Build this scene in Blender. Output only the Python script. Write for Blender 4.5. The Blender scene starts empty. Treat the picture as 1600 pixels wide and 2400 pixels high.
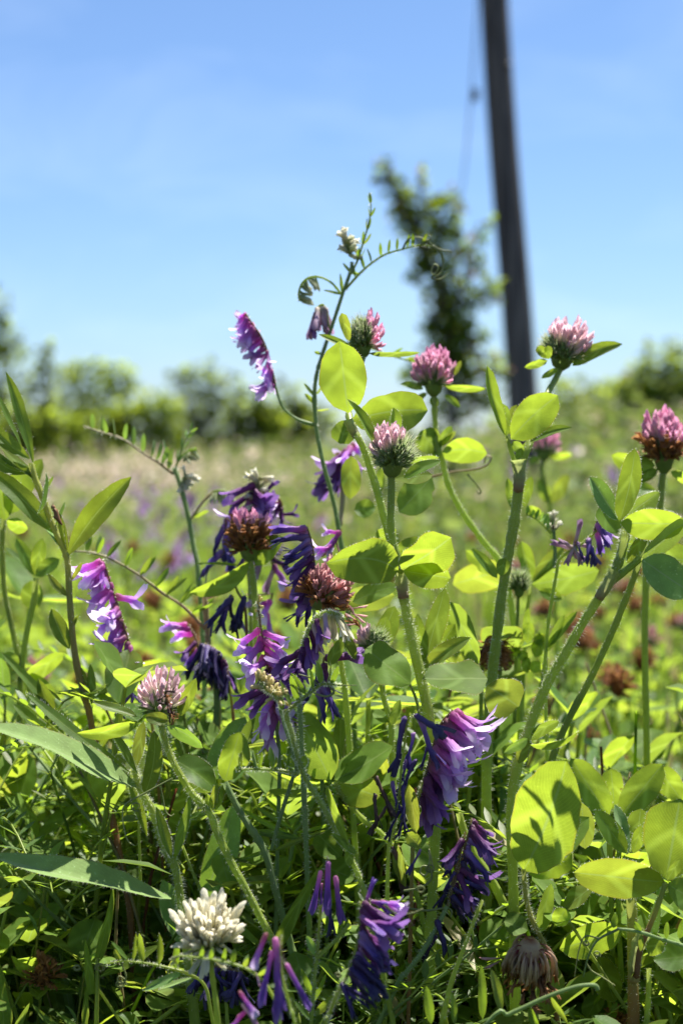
import bpy, math, random
import numpy as np
from mathutils import Vector, Matrix

# ------------------------------------------------------------------ camera, light
R = random.Random(11)
NP = np.random.default_rng(11)
scene = bpy.context.scene
COL = scene.collection
CAMZ = 0.42
PITCH = math.radians(2.13)
FPX = 40.0 / 22.3 * 2400.0            # focal length in pixels of the 1600x2400 photograph
RIGHT = Vector((1, 0, 0))
FWD = Vector((0, math.cos(PITCH), -math.sin(PITCH)))
UPV = Vector((0, math.sin(PITCH), math.cos(PITCH)))
CAMPOS = Vector((0, 0, CAMZ))

cam_data = bpy.data.cameras.new("camera")
cam = bpy.data.objects.new("camera", cam_data)
COL.objects.link(cam)
cam.location = CAMPOS
cam.rotation_euler = (math.radians(90) - PITCH, 0, 0)
cam_data.sensor_width = 22.3
cam_data.lens = 40
cam_data.clip_start = 0.02
cam_data.clip_end = 2000
cam_data.dof.use_dof = True
cam_data.dof.focus_distance = 0.90
cam_data.dof.aperture_fstop = 5.6
cam_data.dof.aperture_blades = 0
scene.camera = cam

SUN_EL = math.radians(67)
SUN_AZ = math.radians(38)             # clockwise from +Y (straight ahead)
world = bpy.data.worlds.new("World")
scene.world = world
world.use_nodes = True
wn = world.node_tree.nodes
wl = world.node_tree.links
bg = wn["Background"]
sky = wn.new("ShaderNodeTexSky")
sky.sky_type = 'NISHITA'
sky.sun_disc = False
sky.sun_elevation = SUN_EL
sky.sun_rotation = SUN_AZ
sky.altitude = 0
sky.air_density = 0.80
sky.dust_density = 0.45
sky.ozone_density = 8.5
# faint high cloud streaks, fixed to the sky direction
tcw = wn.new("ShaderNodeTexCoord")
mpw = wn.new("ShaderNodeMapping"); mpw.inputs['Scale'].default_value = (3.2, 3.2, 9.0); mpw.inputs['Rotation'].default_value = (0.25, 0.3, 0.2)
nzw = wn.new("ShaderNodeTexNoise"); nzw.inputs['Scale'].default_value = 2.1; nzw.inputs['Detail'].default_value = 7; nzw.inputs['Roughness'].default_value = .55; nzw.inputs['Distortion'].default_value = .5
mrw = wn.new("ShaderNodeMapRange"); mrw.inputs[1].default_value = .46; mrw.inputs[2].default_value = .78; mrw.inputs[4].default_value = .10
mxw = wn.new("ShaderNodeMix"); mxw.data_type = 'RGBA'; mxw.inputs[7].default_value = (9.5, 10.5, 11.5, 1)
wl.new(tcw.outputs['Generated'], mpw.inputs[0]); wl.new(mpw.outputs[0], nzw.inputs['Vector']); wl.new(nzw.outputs[0], mrw.inputs[0])
wl.new(mrw.outputs[0], mxw.inputs[0]); wl.new(sky.outputs[0], mxw.inputs[6]); wl.new(mxw.outputs[2], bg.inputs[0])
bg.inputs[1].default_value = 0.063
sun_dir = Vector((math.sin(SUN_AZ) * math.cos(SUN_EL), math.cos(SUN_AZ) * math.cos(SUN_EL), math.sin(SUN_EL)))
sd = bpy.data.lights.new("sun", 'SUN')
sd.energy = 5.0
sd.angle = math.radians(0.53)
sd.color = (1.0, 0.955, 0.88)
sun = bpy.data.objects.new("sun", sd)
COL.objects.link(sun)
sun.rotation_euler = sun_dir.to_track_quat('Z', 'Y').to_euler()
sun.location = (2, 6, 12)
scene.view_settings.view_transform = 'Standard'
scene.view_settings.look = 'None'
scene.view_settings.gamma = 1
scene.view_settings.use_curve_mapping = False
scene.view_settings.exposure = 1.38
scene.render.engine = 'CYCLES'
cy = scene.cycles
cy.use_denoising = True
cy.max_bounces = 10
cy.diffuse_bounces = 4
cy.glossy_bounces = 2
cy.transmission_bounces = 4
cy.transparent_max_bounces = 6
cy.caustics_reflective = False
cy.caustics_refractive = False

# ------------------------------------------------------------------ pixel -> point, frames
def P(px, py, d):
    return CAMPOS + FWD * d + RIGHT * ((px - 800) / FPX * d) + UPV * ((1200 - py) / FPX * d)

def S(px, d):
    return px / FPX * d

def D3(dx, dy, dz=0.0):
    return (RIGHT * dx - UPV * dy + FWD * dz).normalized()

def frame(x, zhint):
    x = x.normalized()
    z = zhint - x * zhint.dot(x)
    if z.length < 1e-5:
        z = Vector((0.3, 0.2, 1)) - x * x.dot(Vector((0.3, 0.2, 1)))
    z.normalize()
    y = z.cross(x)
    return Matrix((x, y, z)).transposed()

def spline(pts, k=5):
    if len(pts) < 3:
        return [pts[0].lerp(pts[-1], i / k) for i in range(k + 1)]
    out = []
    n = len(pts)
    for i in range(n - 1):
        p0 = pts[i - 1] if i else pts[0] * 2 - pts[1]
        p1, p2 = pts[i], pts[i + 1]
        p3 = pts[i + 2] if i + 2 < n else pts[-1] * 2 - pts[-2]
        for j in range(k):
            t = j / k
            out.append(0.5 * ((2 * p1) + (p2 - p0) * t + (2 * p0 - 5 * p1 + 4 * p2 - p3) * t * t + (3 * p1 - p0 - 3 * p2 + p3) * t ** 3))
    out.append(pts[-1].copy())
    return out

# ------------------------------------------------------------------ mesh builder
class MB:
    def __init__(self):
        self.v = []; self.f = []; self.uv = []; self.m = []
    def add(self, verts, faces, uvs, m=0):
        o = len(self.v)
        self.v.extend(verts); self.uv.extend(uvs)
        for f in faces:
            self.f.append(tuple(i + o for i in f)); self.m.append(m)
    def mesh(self, name, mats, off=None, smooth=True):
        me = bpy.data.meshes.new(name)
        vs = [(p[0] - off[0], p[1] - off[1], p[2] - off[2]) for p in self.v] if off is not None else [tuple(p) for p in self.v]
        me.from_pydata(vs, [], self.f)
        lay = me.uv_layers.new(name="UVMap")
        idx = np.empty(len(me.loops), dtype=np.int32)
        me.loops.foreach_get("vertex_index", idx)
        uv = np.array(self.uv, dtype=np.float32)[idx]
        lay.data.foreach_set("uv", uv.ravel())
        for m in mats:
            me.materials.append(m)
        me.polygons.foreach_set("material_index", self.m)
        me.polygons.foreach_set("use_smooth", [smooth] * len(self.f))
        me.update()
        return me

def tube(mb, pts, radii, n=7, m=0, cap=True):
    k = len(pts)
    if not hasattr(radii, '__len__'):
        radii = [radii] * k
    if len(radii) != k:
        radii = [np.interp(i / (k - 1), np.linspace(0, 1, len(radii)), radii) for i in range(k)]
    t = (pts[1] - pts[0]).normalized()
    a = t.orthogonal().normalized()
    verts = []; uvs = []
    for i in range(k):
        if 0 < i < k - 1:
            t2 = (pts[i + 1] - pts[i - 1])
        elif i == 0:
            t2 = pts[1] - pts[0]
        else:
            t2 = pts[-1] - pts[-2]
        if t2.length > 1e-9:
            t = t2.normalized()
        a = a - t * a.dot(t)
        if a.length < 1e-6:
            a = t.orthogonal()
        a.normalize()
        b = t.cross(a)
        for j in range(n):
            w = 2 * math.pi * j / n
            verts.append(pts[i] + (a * math.cos(w) + b * math.sin(w)) * radii[i])
            uvs.append((i / (k - 1), j / n))
    faces = []
    for i in range(k - 1):
        for j in range(n):
            j2 = (j + 1) % n
            faces.append((i * n + j, i * n + j2, (i + 1) * n + j2, (i + 1) * n + j))
    if cap:
        verts.append(pts[-1] + t * radii[-1] * 0.6); uvs.append((1, .5))
        c = len(verts) - 1
        for j in range(n):
            faces.append(((k - 1) * n + j, (k - 1) * n + (j + 1) % n, c))
    mb.add(verts, faces, uvs, m)

def knobbly(radii, k, rng):
    rr = [np.interp(i / (k - 1), np.linspace(0, 1, len(radii)), radii) for i in range(k)]
    return [r * (1 + rng.gauss(0, .045) + (.22 if rng.random() < .05 else 0)) for r in rr]

def hairs(mb, pts, radii, n, length, m=1, rng=R, width=0.00010, lean=0.0):
    k = len(pts)
    if not hasattr(radii, '__len__'):
        radii = [radii] * k
    for _ in range(n):
        f = rng.random() * (k - 1)
        i = min(int(f), k - 2)
        p = pts[i].lerp(pts[i + 1], f - i)
        t = (pts[i + 1] - pts[i])
        if t.length < 1e-7:
            continue
        t.normalize()
        o = t.orthogonal().normalized()
        o = Matrix.Rotation(rng.random() * 6.283, 3, t) @ o
        dr = (o + t * (rng.gauss(lean, 0.3))).normalized()
        r = np.interp(f / (k - 1), np.linspace(0, 1, len(radii)), radii)
        b = p + o * r * 0.9
        side = dr.cross(CAMPOS - p).normalized() * width
        l = length * rng.uniform(0.5, 1.25)
        bend = Vector((0, 0, -1)) * l * 0.12
        mb.add([b - side, b + side, b + dr * l * 0.6 + side * .6, b + dr * l * 0.6 - side * .6, b + dr * l + bend],
               [(0, 1, 2, 3), (3, 2, 4)], [(.5, .5)] * 5, m)

# leaf outlines -----------------------------------------------------------------
def outl(kind, u):
    if kind == 'clover':
        return max(0.0, u ** 0.62 * (1 - u) ** 0.60) / 0.429
    if kind == 'round':
        return max(0.0, u ** 0.62 * (1 - u) ** 0.40) / 0.505
    if kind == 'lance':
        e = max(0.0, u ** 0.85 * (1 - u) ** 0.8) / 0.318
        return max(0.10 * (1 - u), min(1, e))
    if kind == 'vetch':
        return max(0.0, math.sin(math.pi * u ** 0.95)) ** 0.5 * (1 - 0.12 * u)
    if kind == 'blade':
        return max(0.0, (1 - u)) ** 0.6 * (0.6 + 0.4 * min(1, u * 4))
    if kind == 'point':
        return max(0.0, u ** 0.6 * (1 - u) ** 0.7) / 0.415
    return math.sin(math.pi * u)

def leaf_geo(mb, M, o, L, W, kind='clover', nu=9, nv=6, arch=0.0, fold=0.24, cup=0.0, sway=0.0, wave=0.10, twist=0.0,
             curl=0.0, m=0, rng=R, fringe=0, hairm=1, hairl=0.0012, bite=None, edge=0.028):
    ph = rng.random() * 6.28; ph2 = rng.random() * 6.28; wf = rng.uniform(5, 9)
    vs = []; uv = []
    rim = []
    jag = [rng.gauss(0, edge) for _ in range(2 * (nu + 1))]
    for i in range(nu + 1):
        u = i / nu
        hw = W / 2 * outl(kind, u)
        bump = 4 * u * (1 - u)
        tw = twist * u
        ct, st = math.cos(tw), math.sin(tw)
        cu = max(0, u - 0.55) ** 2 * curl * L
        for j in range(nv + 1):
            v = -1 + 2 * j / nv
            av = abs(v)
            h = hw * (1 + (jag[i * 2 + (v > 0)] if av > .99 else 0))
            if bite and abs(u - bite[0]) < bite[2] and v * bite[1] > 0:
                h *= 1 - bite[3] * (1 - abs(u - bite[0]) / bite[2])
            y = v * h * math.cos(fold)
            z = av * h * math.sin(fold) + cup * h * v * v
            z += wave * hw * av * math.sin(u * wf + (ph if v > 0 else ph2)) + 0.035 * W * math.sin(9 * u + ph) * (0.3 + av) * .5
            y, z = y * ct - z * st, y * st + z * ct
            x = L * u - abs(cu) * 0.4
            p = o + M @ Vector((x, y + sway * L * bump, z + arch * L * bump - cu))
            vs.append(p); uv.append((u, j / nv))
            if av > .99:
                rim.append((p, 1 if v > 0 else -1))
    fs = []
    for i in range(nu):
        for j in range(nv):
            a = i * (nv + 1) + j
            fs.append((a, a + nv + 1, a + nv + 2, a + 1))
    mb.add(vs, fs, uv, m)
    if fringe:
        Y = M @ Vector((0, 1, 0)); X = M @ Vector((1, 0, 0)); Z = M @ Vector((0, 0, 1))
        for s in (1, -1):
            pts = [p for p, q in rim if q == s]
            for _ in range(fringe):
                f = rng.random() * (len(pts) - 1); i = int(f)
                p = pts[i].lerp(pts[i + 1], f - i)
                dr = (Y * s + X * rng.uniform(-.1, .7) + Z * rng.gauss(0, .5)).normalized()
                l = hairl * rng.uniform(.5, 1.2)
                sd_ = dr.cross(CAMPOS - p).normalized() * 0.00006
                mb.add([p - sd_, p + sd_, p + dr * l], [(0, 1, 2)], [(.5, .5)] * 3, hairm)

# ------------------------------------------------------------------ objects
def set_props(o, label=None, cat=None, group=None, kind=None):
    if label: o['label'] = label
    if cat: o['category'] = cat
    if group: o['group'] = group
    if kind: o['kind'] = kind

def link(name, me, parent=None):
    o = bpy.data.objects.new(name, me)
    COL.objects.link(o)
    if parent is not None:
        o.parent = parent
    return o

def copy_tree(o, parent=None):
    c = o.copy()
    COL.objects.link(c)
    if parent is not None:
        c.parent = parent
    for ch in list(o.children):
        copy_tree(ch, c)
    return c
# ------------------------------------------------------------------ materials
def _n(nt, t, **kw):
    n = nt.nodes.new(t)
    for k, v in kw.items():
        setattr(n, k, v)
    return n

def _math(nt, op, a, b=None, c=None, clamp=False):
    n = nt.nodes.new("ShaderNodeMath"); n.operation = op; n.use_clamp = clamp
    for i, s in enumerate((a, b, c)):
        if s is None: continue
        if isinstance(s, (int, float)): n.inputs[i].default_value = s
        else: nt.links.new(s, n.inputs[i])
    return n.outputs[0]

def _mix(nt, fac, a, b, mode='MIX'):
    n = nt.nodes.new("ShaderNodeMix"); n.data_type = 'RGBA'; n.blend_type = mode
    for sock, s in ((n.inputs[0], fac), (n.inputs[6], a), (n.inputs[7], b)):
        if isinstance(s, (int, float)): sock.default_value = s
        elif isinstance(s, tuple): sock.default_value = (*s, 1)
        else: nt.links.new(s, sock)
    return n.outputs[2]

def base_mat(name):
    m = bpy.data.materials.new(name); m.use_nodes = True
    nt = m.node_tree; nt.nodes.clear()
    out = nt.nodes.new("ShaderNodeOutputMaterial")
    return m, nt, out

def finish(nt, out, col, tcol, tw, rough=.5, spec=.4, bump=None, sheen=0.0):
    p = nt.nodes.new("ShaderNodeBsdfPrincipled")
    p.inputs['Roughness'].default_value = rough
    p.inputs['Specular IOR Level'].default_value = spec
    if sheen:
        p.inputs['Sheen Weight'].default_value = sheen
    def put(sock, s):
        if isinstance(s, tuple): sock.default_value = (*s, 1)
        else: nt.links.new(s, sock)
    put(p.inputs['Base Color'], col)
    if bump is not None: nt.links.new(bump, p.inputs['Normal'])
    if tw > 0:
        t = nt.nodes.new("ShaderNodeBsdfTranslucent")
        put(t.inputs[0], tcol)
        if bump is not None: nt.links.new(bump, t.inputs[1])
        mx = nt.nodes.new("ShaderNodeMixShader"); mx.inputs[0].default_value = tw
        nt.links.new(p.outputs[0], mx.inputs[1]); nt.links.new(t.outputs[0], mx.inputs[2])
        nt.links.new(mx.outputs[0], out.inputs[0])
    else:
        nt.links.new(p.outputs[0], out.inputs[0])

def leaf_mat(name, col, tcol, tw=.5, rough=.46, spec=.32, veins=24.0, vein_amt=.08, mid=(.22, .3, .08), var=.35,
             sheen=0.0, pale=0.0, warm=(.16, .12, .02), edge=(.25, .12, .02), attr=False, hairy=0.0, chev=0.0):
    m, nt, out = base_mat(name)
    L = nt.links
    uvn = _n(nt, "ShaderNodeUVMap")
    sep = nt.nodes.new("ShaderNodeSeparateXYZ"); L.new(uvn.outputs[0], sep.inputs[0])
    u, v = sep.outputs[0], sep.outputs[1]
    av = _math(nt, 'ABSOLUTE', _math(nt, 'SUBTRACT', v, .5))
    tc = nt.nodes.new("ShaderNodeTexCoord")
    noi = _n(nt, "ShaderNodeTexNoise"); noi.inputs['Scale'].default_value = 130; noi.inputs['Detail'].default_value = 4
    L.new(tc.outputs['Object'], noi.inputs['Vector'])
    fine = _n(nt, "ShaderNodeTexNoise"); fine.inputs['Scale'].default_value = 900; fine.inputs['Detail'].default_value = 3
    L.new(tc.outputs['Object'], fine.inputs['Vector'])
    spn = _n(nt, "ShaderNodeTexNoise"); spn.inputs['Scale'].default_value = 230; spn.inputs['Detail'].default_value = 4
    L.new(tc.outputs['Object'], spn.inputs['Vector'])
    if attr:
        at = _n(nt, "ShaderNodeAttribute"); at.attribute_name = "rnd"
        rnd = at.outputs['Fac']
    else:
        oi = nt.nodes.new("ShaderNodeObjectInfo"); rnd = oi.outputs['Random']
    # lateral veins sweep towards the tip
    ph = _math(nt, 'SUBTRACT', _math(nt, 'MULTIPLY', u, veins), _math(nt, 'MULTIPLY', av, veins * .75))
    ph = _math(nt, 'ADD', ph, _math(nt, 'MULTIPLY', noi.outputs[0], .5))
    tri = _math(nt, 'ABSOLUTE', _math(nt, 'SUBTRACT', _math(nt, 'FRACT', ph), .5))
    vein = _math(nt, 'SMOOTHSTEP' if False else 'GREATER_THAN', tri, .43)
    lat = _n(nt, "ShaderNodeMapRange"); lat.interpolation_type = 'SMOOTHSTEP'
    L.new(tri, lat.inputs[0]); lat.inputs[1].default_value = .30; lat.inputs[2].default_value = .5
    midr = _n(nt, "ShaderNodeMapRange"); midr.interpolation_type = 'SMOOTHSTEP'
    L.new(av, midr.inputs[0]); midr.inputs[1].default_value = .035; midr.inputs[2].default_value = .008
    k = _math(nt, 'MULTIPLY', rnd, var)
    k2 = _math(nt, 'ADD', _math(nt, 'SUBTRACT', 1.0, var * .5), k)
    blot = _math(nt, 'MULTIPLY', _math(nt, 'ADD', .62, _math(nt, 'MULTIPLY', noi.outputs[0], .76)), k2)
    def build(c, amt):
        a = _mix(nt, 1.0, c, blot, 'MULTIPLY') if False else None
        mul = nt.nodes.new("ShaderNodeVectorMath"); mul.operation = 'SCALE'
        mul.inputs[0].default_value = c; L.new(blot, mul.inputs[3])
        r = mul.outputs[0]
        # some leaves lean towards yellow
        wfac = _math(nt, 'MULTIPLY', _math(nt, 'GREATER_THAN', _math(nt, 'FRACT', _math(nt, 'MULTIPLY', rnd, 7.31)), .80), .25)
        r = _mix(nt, wfac, r, tuple(x * amt for x in warm))
        r = _mix(nt, _math(nt, 'MULTIPLY', lat.outputs[0], vein_amt), r, tuple(min(1, x * 1.55 + .01) for x in c))
        r = _mix(nt, _math(nt, 'MULTIPLY', midr.outputs[0], .6), r, tuple(x * (1 if amt < 2 else 1.6) for x in mid))
        em = _n(nt, "ShaderNodeMapRange"); L.new(av, em.inputs[0]); em.inputs[1].default_value = .46; em.inputs[2].default_value = .5
        r = _mix(nt, _math(nt, 'MULTIPLY', em.outputs[0], .3), r, tuple(x * (1 if amt < 2 else 2) for x in edge))
        # pale flecks
        fl = _n(nt, "ShaderNodeMapRange"); L.new(fine.outputs[0], fl.inputs[0]); fl.inputs[1].default_value = .64; fl.inputs[2].default_value = .74
        r = _mix(nt, _math(nt, 'MULTIPLY', fl.outputs[0], .35 + hairy * .5), r, tuple(min(1, x * 1.6 + .03 + hairy * .35) for x in c))
        if chev:
            cd = _math(nt, 'ABSOLUTE', _math(nt, 'SUBTRACT', u, _math(nt, 'SUBTRACT', .60, _math(nt, 'MULTIPLY', av, .62))))
            cm = _n(nt, "ShaderNodeMapRange"); cm.interpolation_type = 'SMOOTHSTEP'; L.new(_math(nt, 'ADD', cd, _math(nt, 'MULTIPLY', noi.outputs[0], .05)), cm.inputs[0]); cm.inputs[1].default_value = .13; cm.inputs[2].default_value = .03
            r = _mix(nt, _math(nt, 'MULTIPLY', cm.outputs[0], chev), r, tuple(min(1, x * 1.7 + .05) for x in c))
        sp = _n(nt, "ShaderNodeMapRange"); L.new(spn.outputs[0], sp.inputs[0]); sp.inputs[1].default_value = .745; sp.inputs[2].default_value = .78
        r = _mix(nt, _math(nt, 'MULTIPLY', sp.outputs[0], .75), r, tuple(x * (1 if amt < 2 else 1.5) for x in (.16, .09, .03)))
        if pale:
            r = _mix(nt, pale, r, (.38, .42, .33))
        return r
    col = build(col, 1.0); tc2 = build(tcol, 2.6)
    hgt = _math(nt, 'ADD', _math(nt, 'MULTIPLY', lat.outputs[0], -.12), _math(nt, 'MULTIPLY', fine.outputs[0], .5 + hairy))
    hgt = _math(nt, 'ADD', hgt, _math(nt, 'MULTIPLY', noi.outputs[0], 1.2))
    b = nt.nodes.new("ShaderNodeBump"); b.inputs['Strength'].default_value = .28; b.inputs['Distance'].default_value = .0005
    L.new(hgt, b.inputs['Height'])
    finish(nt, out, col, tc2, tw, rough, spec, b.outputs[0], sheen)
    return m

def ramp_mat(name, stops, tw=.3, rough=.5, spec=.3, var=.3, tboost=1.6, scale=600, noise=.35, hue=0.0):
    """colour along u (length of floret/stem)"""
    m, nt, out = base_mat(name)
    L = nt.links
    uvn = _n(nt, "ShaderNodeUVMap")
    sep = nt.nodes.new("ShaderNodeSeparateXYZ"); L.new(uvn.outputs[0], sep.inputs[0])
    oi = nt.nodes.new("ShaderNodeObjectInfo")
    tc = nt.nodes.new("ShaderNodeTexCoord")
    noi = _n(nt, "ShaderNodeTexNoise"); noi.inputs['Scale'].default_value = scale; noi.inputs['Detail'].default_value = 3
    L.new(tc.outputs['Object'], noi.inputs['Vector'])
    uu = _math(nt, 'ADD', sep.outputs[0], _math(nt, 'MULTIPLY', _math(nt, 'SUBTRACT', oi.outputs['Random'], .5), .14))
    uu = _math(nt, 'ADD', uu, _math(nt, 'MULTIPLY', _math(nt, 'SUBTRACT', noi.outputs[0], .5), .22))
    rp = nt.nodes.new("ShaderNodeValToRGB")
    cr = rp.color_ramp
    while len(cr.elements) > 1: cr.elements.remove(cr.elements[0])
    cr.elements[0].position = stops[0][0]; cr.elements[0].color = (*stops[0][1], 1)
    for p, c in stops[1:]:
        e = cr.elements.new(p); e.color = (*c, 1)
    L.new(uu, rp.inputs[0])
    k = _math(nt, 'ADD', 1 - var * .5, _math(nt, 'MULTIPLY', _math(nt, 'FRACT', _math(nt, 'MULTIPLY', oi.outputs['Random'], 5.7)), var))
    k = _math(nt, 'MULTIPLY', k, _math(nt, 'ADD', 1 - noise * .5, _math(nt, 'MULTIPLY', noi.outputs[0], noise)))
    mul = nt.nodes.new("ShaderNodeVectorMath"); mul.operation = 'SCALE'
    L.new(rp.outputs[0], mul.inputs[0]); L.new(k, mul.inputs[3])
    t2 = nt.nodes.new("ShaderNodeVectorMath"); t2.operation = 'SCALE'
    L.new(mul.outputs[0], t2.inputs[0]); t2.inputs[3].default_value = tboost
    wv = _n(nt, "ShaderNodeTexWave"); wv.bands_direction = 'Y'; wv.inputs['Scale'].default_value = 2.2; wv.inputs['Distortion'].default_value = 2.5
    L.new(uvn.outputs[0], wv.inputs[0])
    b = nt.nodes.new("ShaderNodeBump"); b.inputs['Strength'].default_value = .35; b.inputs['Distance'].default_value = .0004
    L.new(_math(nt, 'ADD', wv.outputs[1], noi.outputs[0]), b.inputs['Height'])
    finish(nt, out, mul.outputs[0], t2.outputs[0], tw, rough, spec, b.outputs[0])
    return m

def plain_mat(name, col, tcol=None, tw=0.0, rough=.6, spec=.3):
    m, nt, out = base_mat(name)
    finish(nt, out, col, tcol or col, tw, rough, spec)
    return m

M = {}
M['leaf'] = leaf_mat('clover_leaf', (.060, .125, .018), (.42, .56, .04), tw=.52, chev=.38, vein_amt=.22)
M['leaf_dull'] = leaf_mat('clover_leaf_dull', (.098, .170, .024), (.35, .48, .045), tw=.46, chev=.34, vein_amt=.2, rough=.6, spec=.14, var=.4)
M['leaf_grey'] = leaf_mat('hairy_grey_leaf', (.18, .315, .09), (.34, .54, .05), tw=.30, rough=.75, spec=.2, veins=15, sheen=.2, hairy=.45, mid=(.25, .32, .14))
M['leaf_lance'] = leaf_mat('lance_leaf', (.065, .125, .020), (.36, .46, .03), tw=.52, veins=16, vein_amt=.2, hairy=.15, mid=(.3, .38, .08))
M['leaf_vetch'] = leaf_mat('vetch_leaflet', (.060, .110, .026), (.34, .52, .03), tw=.46, veins=8, vein_amt=.15)
M['ground_leaf'] = leaf_mat('ground_leaf', (.066, .115, .016), (.22, .33, .05), tw=.31, rough=.6, spec=.2, var=.7, vein_amt=.15, attr=True)
M['stem'] = ramp_mat('stem_green', [(0, (.32, .38, .085)), (.5, (.30, .38, .08)), (1, (.32, .40, .085))], tw=.48, scale=250, rough=.4)
M['stem_blue'] = ramp_mat('stem_bluegreen', [(0, (.20, .28, .11)), (1, (.20, .29, .10))], tw=.35, scale=250, rough=.45)
M['stem_red'] = ramp_mat('stem_reddish', [(0, (.32, .36, .08)), (.35, (.32, .32, .08)), (.6, (.28, .17, .07)), (1, (.20, .10, .05))], tw=.4, scale=250)
M['rachis'] = ramp_mat('spike_axis', [(0, (.26, .22, .08)), (.5, (.24, .13, .07)), (1, (.20, .18, .06))], tw=.3, scale=250)
M['stem_dry'] = ramp_mat('stem_straw', [(0, (.3, .22, .1)), (1, (.45, .4, .22))], tw=.2, scale=250)
M['hair'] = plain_mat('white_plant_hair', (.8, .82, .68), (.9, .92, .72), tw=.6, rough=.5)
M['pink'] = ramp_mat('clover_pink', [(0, (.24, .28, .12)), (.32, (.62, .60, .44)), (.52, (.84, .66, .68)), (.8, (.82, .47, .60)), (1, (.76, .36, .54))], tw=.5, tboost=1.15, var=.4)
M['palepink'] = ramp_mat('clover_palepink', [(0, (.2, .26, .1)), (.32, (.72, .70, .55)), (.6, (.90, .76, .74)), (1, (.84, .56, .64))], tw=.5, tboost=1.05)
M['dullpink'] = ramp_mat('clover_fading', [(0, (.2, .1, .05)), (.35, (.58, .38, .32)), (.7, (.68, .42, .44)), (1, (.56, .29, .27))], tw=.45, tboost=1.2)
M['calyx'] = ramp_mat('clover_calyx', [(0, (.16, .22, .06)), (.5, (.20, .29, .08)), (.8, (.36, .42, .20)), (1, (.62, .58, .46))], tw=.42, tboost=1.5)
M['rust'] = ramp_mat('clover_withered', [(0, (.12, .055, .02)), (.5, (.30, .14, .05)), (.8, (.44, .22, .08)), (1, (.28, .13, .06))], tw=.42, tboost=1.45)
M['hang'] = ramp_mat('clover_hanging_withered', [(0, (.16, .012, .02)), (.30, (.20, .02, .03)), (.46, (.45, .30, .20)), (.75, (.48, .35, .2)), (.92, (.25, .10, .03)), (1, (.14, .05, .02))], tw=.3, tboost=1.4, rough=.35)
M['white'] = ramp_mat('clover_white', [(0, (.34, .40, .14)), (.22, (.72, .70, .46)), (.5, (.86, .82, .62)), (1, (.88, .84, .68))], tw=.52, tboost=1.02, var=.2, noise=.2)
M['vetch'] = ramp_mat('vetch_purple', [(0, (.34, .16, .18)), (.12, (.46, .14, .38)), (.45, (.52, .24, .62)), (.66, (.58, .34, .70)), (.84, (.68, .52, .82)), (1, (.74, .60, .86))], tw=.58, tboost=1.35, rough=.38, var=.45)
M['vetch_bright'] = ramp_mat('vetch_magenta', [(0, (.52, .18, .36)), (.15, (.60, .14, .50)), (.5, (.66, .32, .74)), (.72, (.72, .48, .82)), (.86, (.78, .62, .88)), (1, (.79, .66, .89))], tw=.6, tboost=1.3, rough=.35, var=.4)
M['vetch_dark'] = ramp_mat('vetch_dusk', [(0, (.14, .04, .10)), (.3, (.16, .04, .17)), (.7, (.16, .06, .26)), (1, (.26, .14, .40))], tw=.4, tboost=1.5, rough=.4, var=.6)
M['vetch_tube'] = ramp_mat('vetch_tube', [(0, (.55, .24, .42)), (.18, (.46, .16, .44)), (.5, (.26, .10, .44)), (.85, (.15, .07, .36)), (1, (.24, .14, .46))], tw=.42, tboost=1.4, rough=.35)
M['indigo'] = ramp_mat('vetch_wilted_indigo', [(0, (.08, .05, .14)), (.35, (.06, .04, .16)), (.8, (.035, .028, .10)), (1, (.04, .035, .08))], tw=.25, tboost=1.5, rough=.42, var=.7)
M['indigo_pale'] = ramp_mat('vetch_wilted_violet', [(0, (.36, .2, .40)), (.3, (.18, .11, .38)), (.7, (.09, .06, .25)), (1, (.06, .045, .15))], tw=.32, tboost=1.5, rough=.42, var=.5)
M['withered'] = ramp_mat('vetch_withered_brown', [(0, (.10, .06, .06)), (.4, (.12, .07, .05)), (1, (.05, .03, .03))], tw=.25, rough=.5, var=.6)
M['cream'] = ramp_mat('vetch_cream', [(0, (.32, .34, .12)), (.2, (.42, .42, .2)), (.5, (.68, .64, .45)), (1, (.82, .80, .66))], tw=.4, tboost=1.2)
M['budgreen'] = ramp_mat('vetch_bud_green', [(0, (.22, .28, .10)), (.5, (.40, .44, .22)), (1, (.62, .62, .46))], tw=.4, tboost=1.3)
M['budyellow'] = ramp_mat('vetch_bud_yellow', [(0, (.30, .32, .12)), (.5, (.55, .48, .18)), (1, (.72, .62, .34))], tw=.4, tboost=1.2)
M['mauve'] = ramp_mat('vetch_mauve', [(0, (.45, .40, .30)), (.4, (.55, .40, .50)), (1, (.38, .22, .36))], tw=.4, tboost=1.3)
M['pod'] = leaf_mat('vetch_pod', (.13, .2, .03), (.40, .50, .04), tw=.5, veins=5, vein_amt=.3, mid=(.4, .4, .1))
M['tendril'] = ramp_mat('tendril', [(0, (.16, .2, .07)), (1, (.34, .36, .16))], tw=.3)

M['stipule'] = ramp_mat('papery_stipule', [(0, (.34, .40, .12)), (.6, (.38, .42, .16)), (.85, (.38, .34, .16)), (1, (.34, .22, .12))], tw=.42, scale=500, noise=.6)
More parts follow.
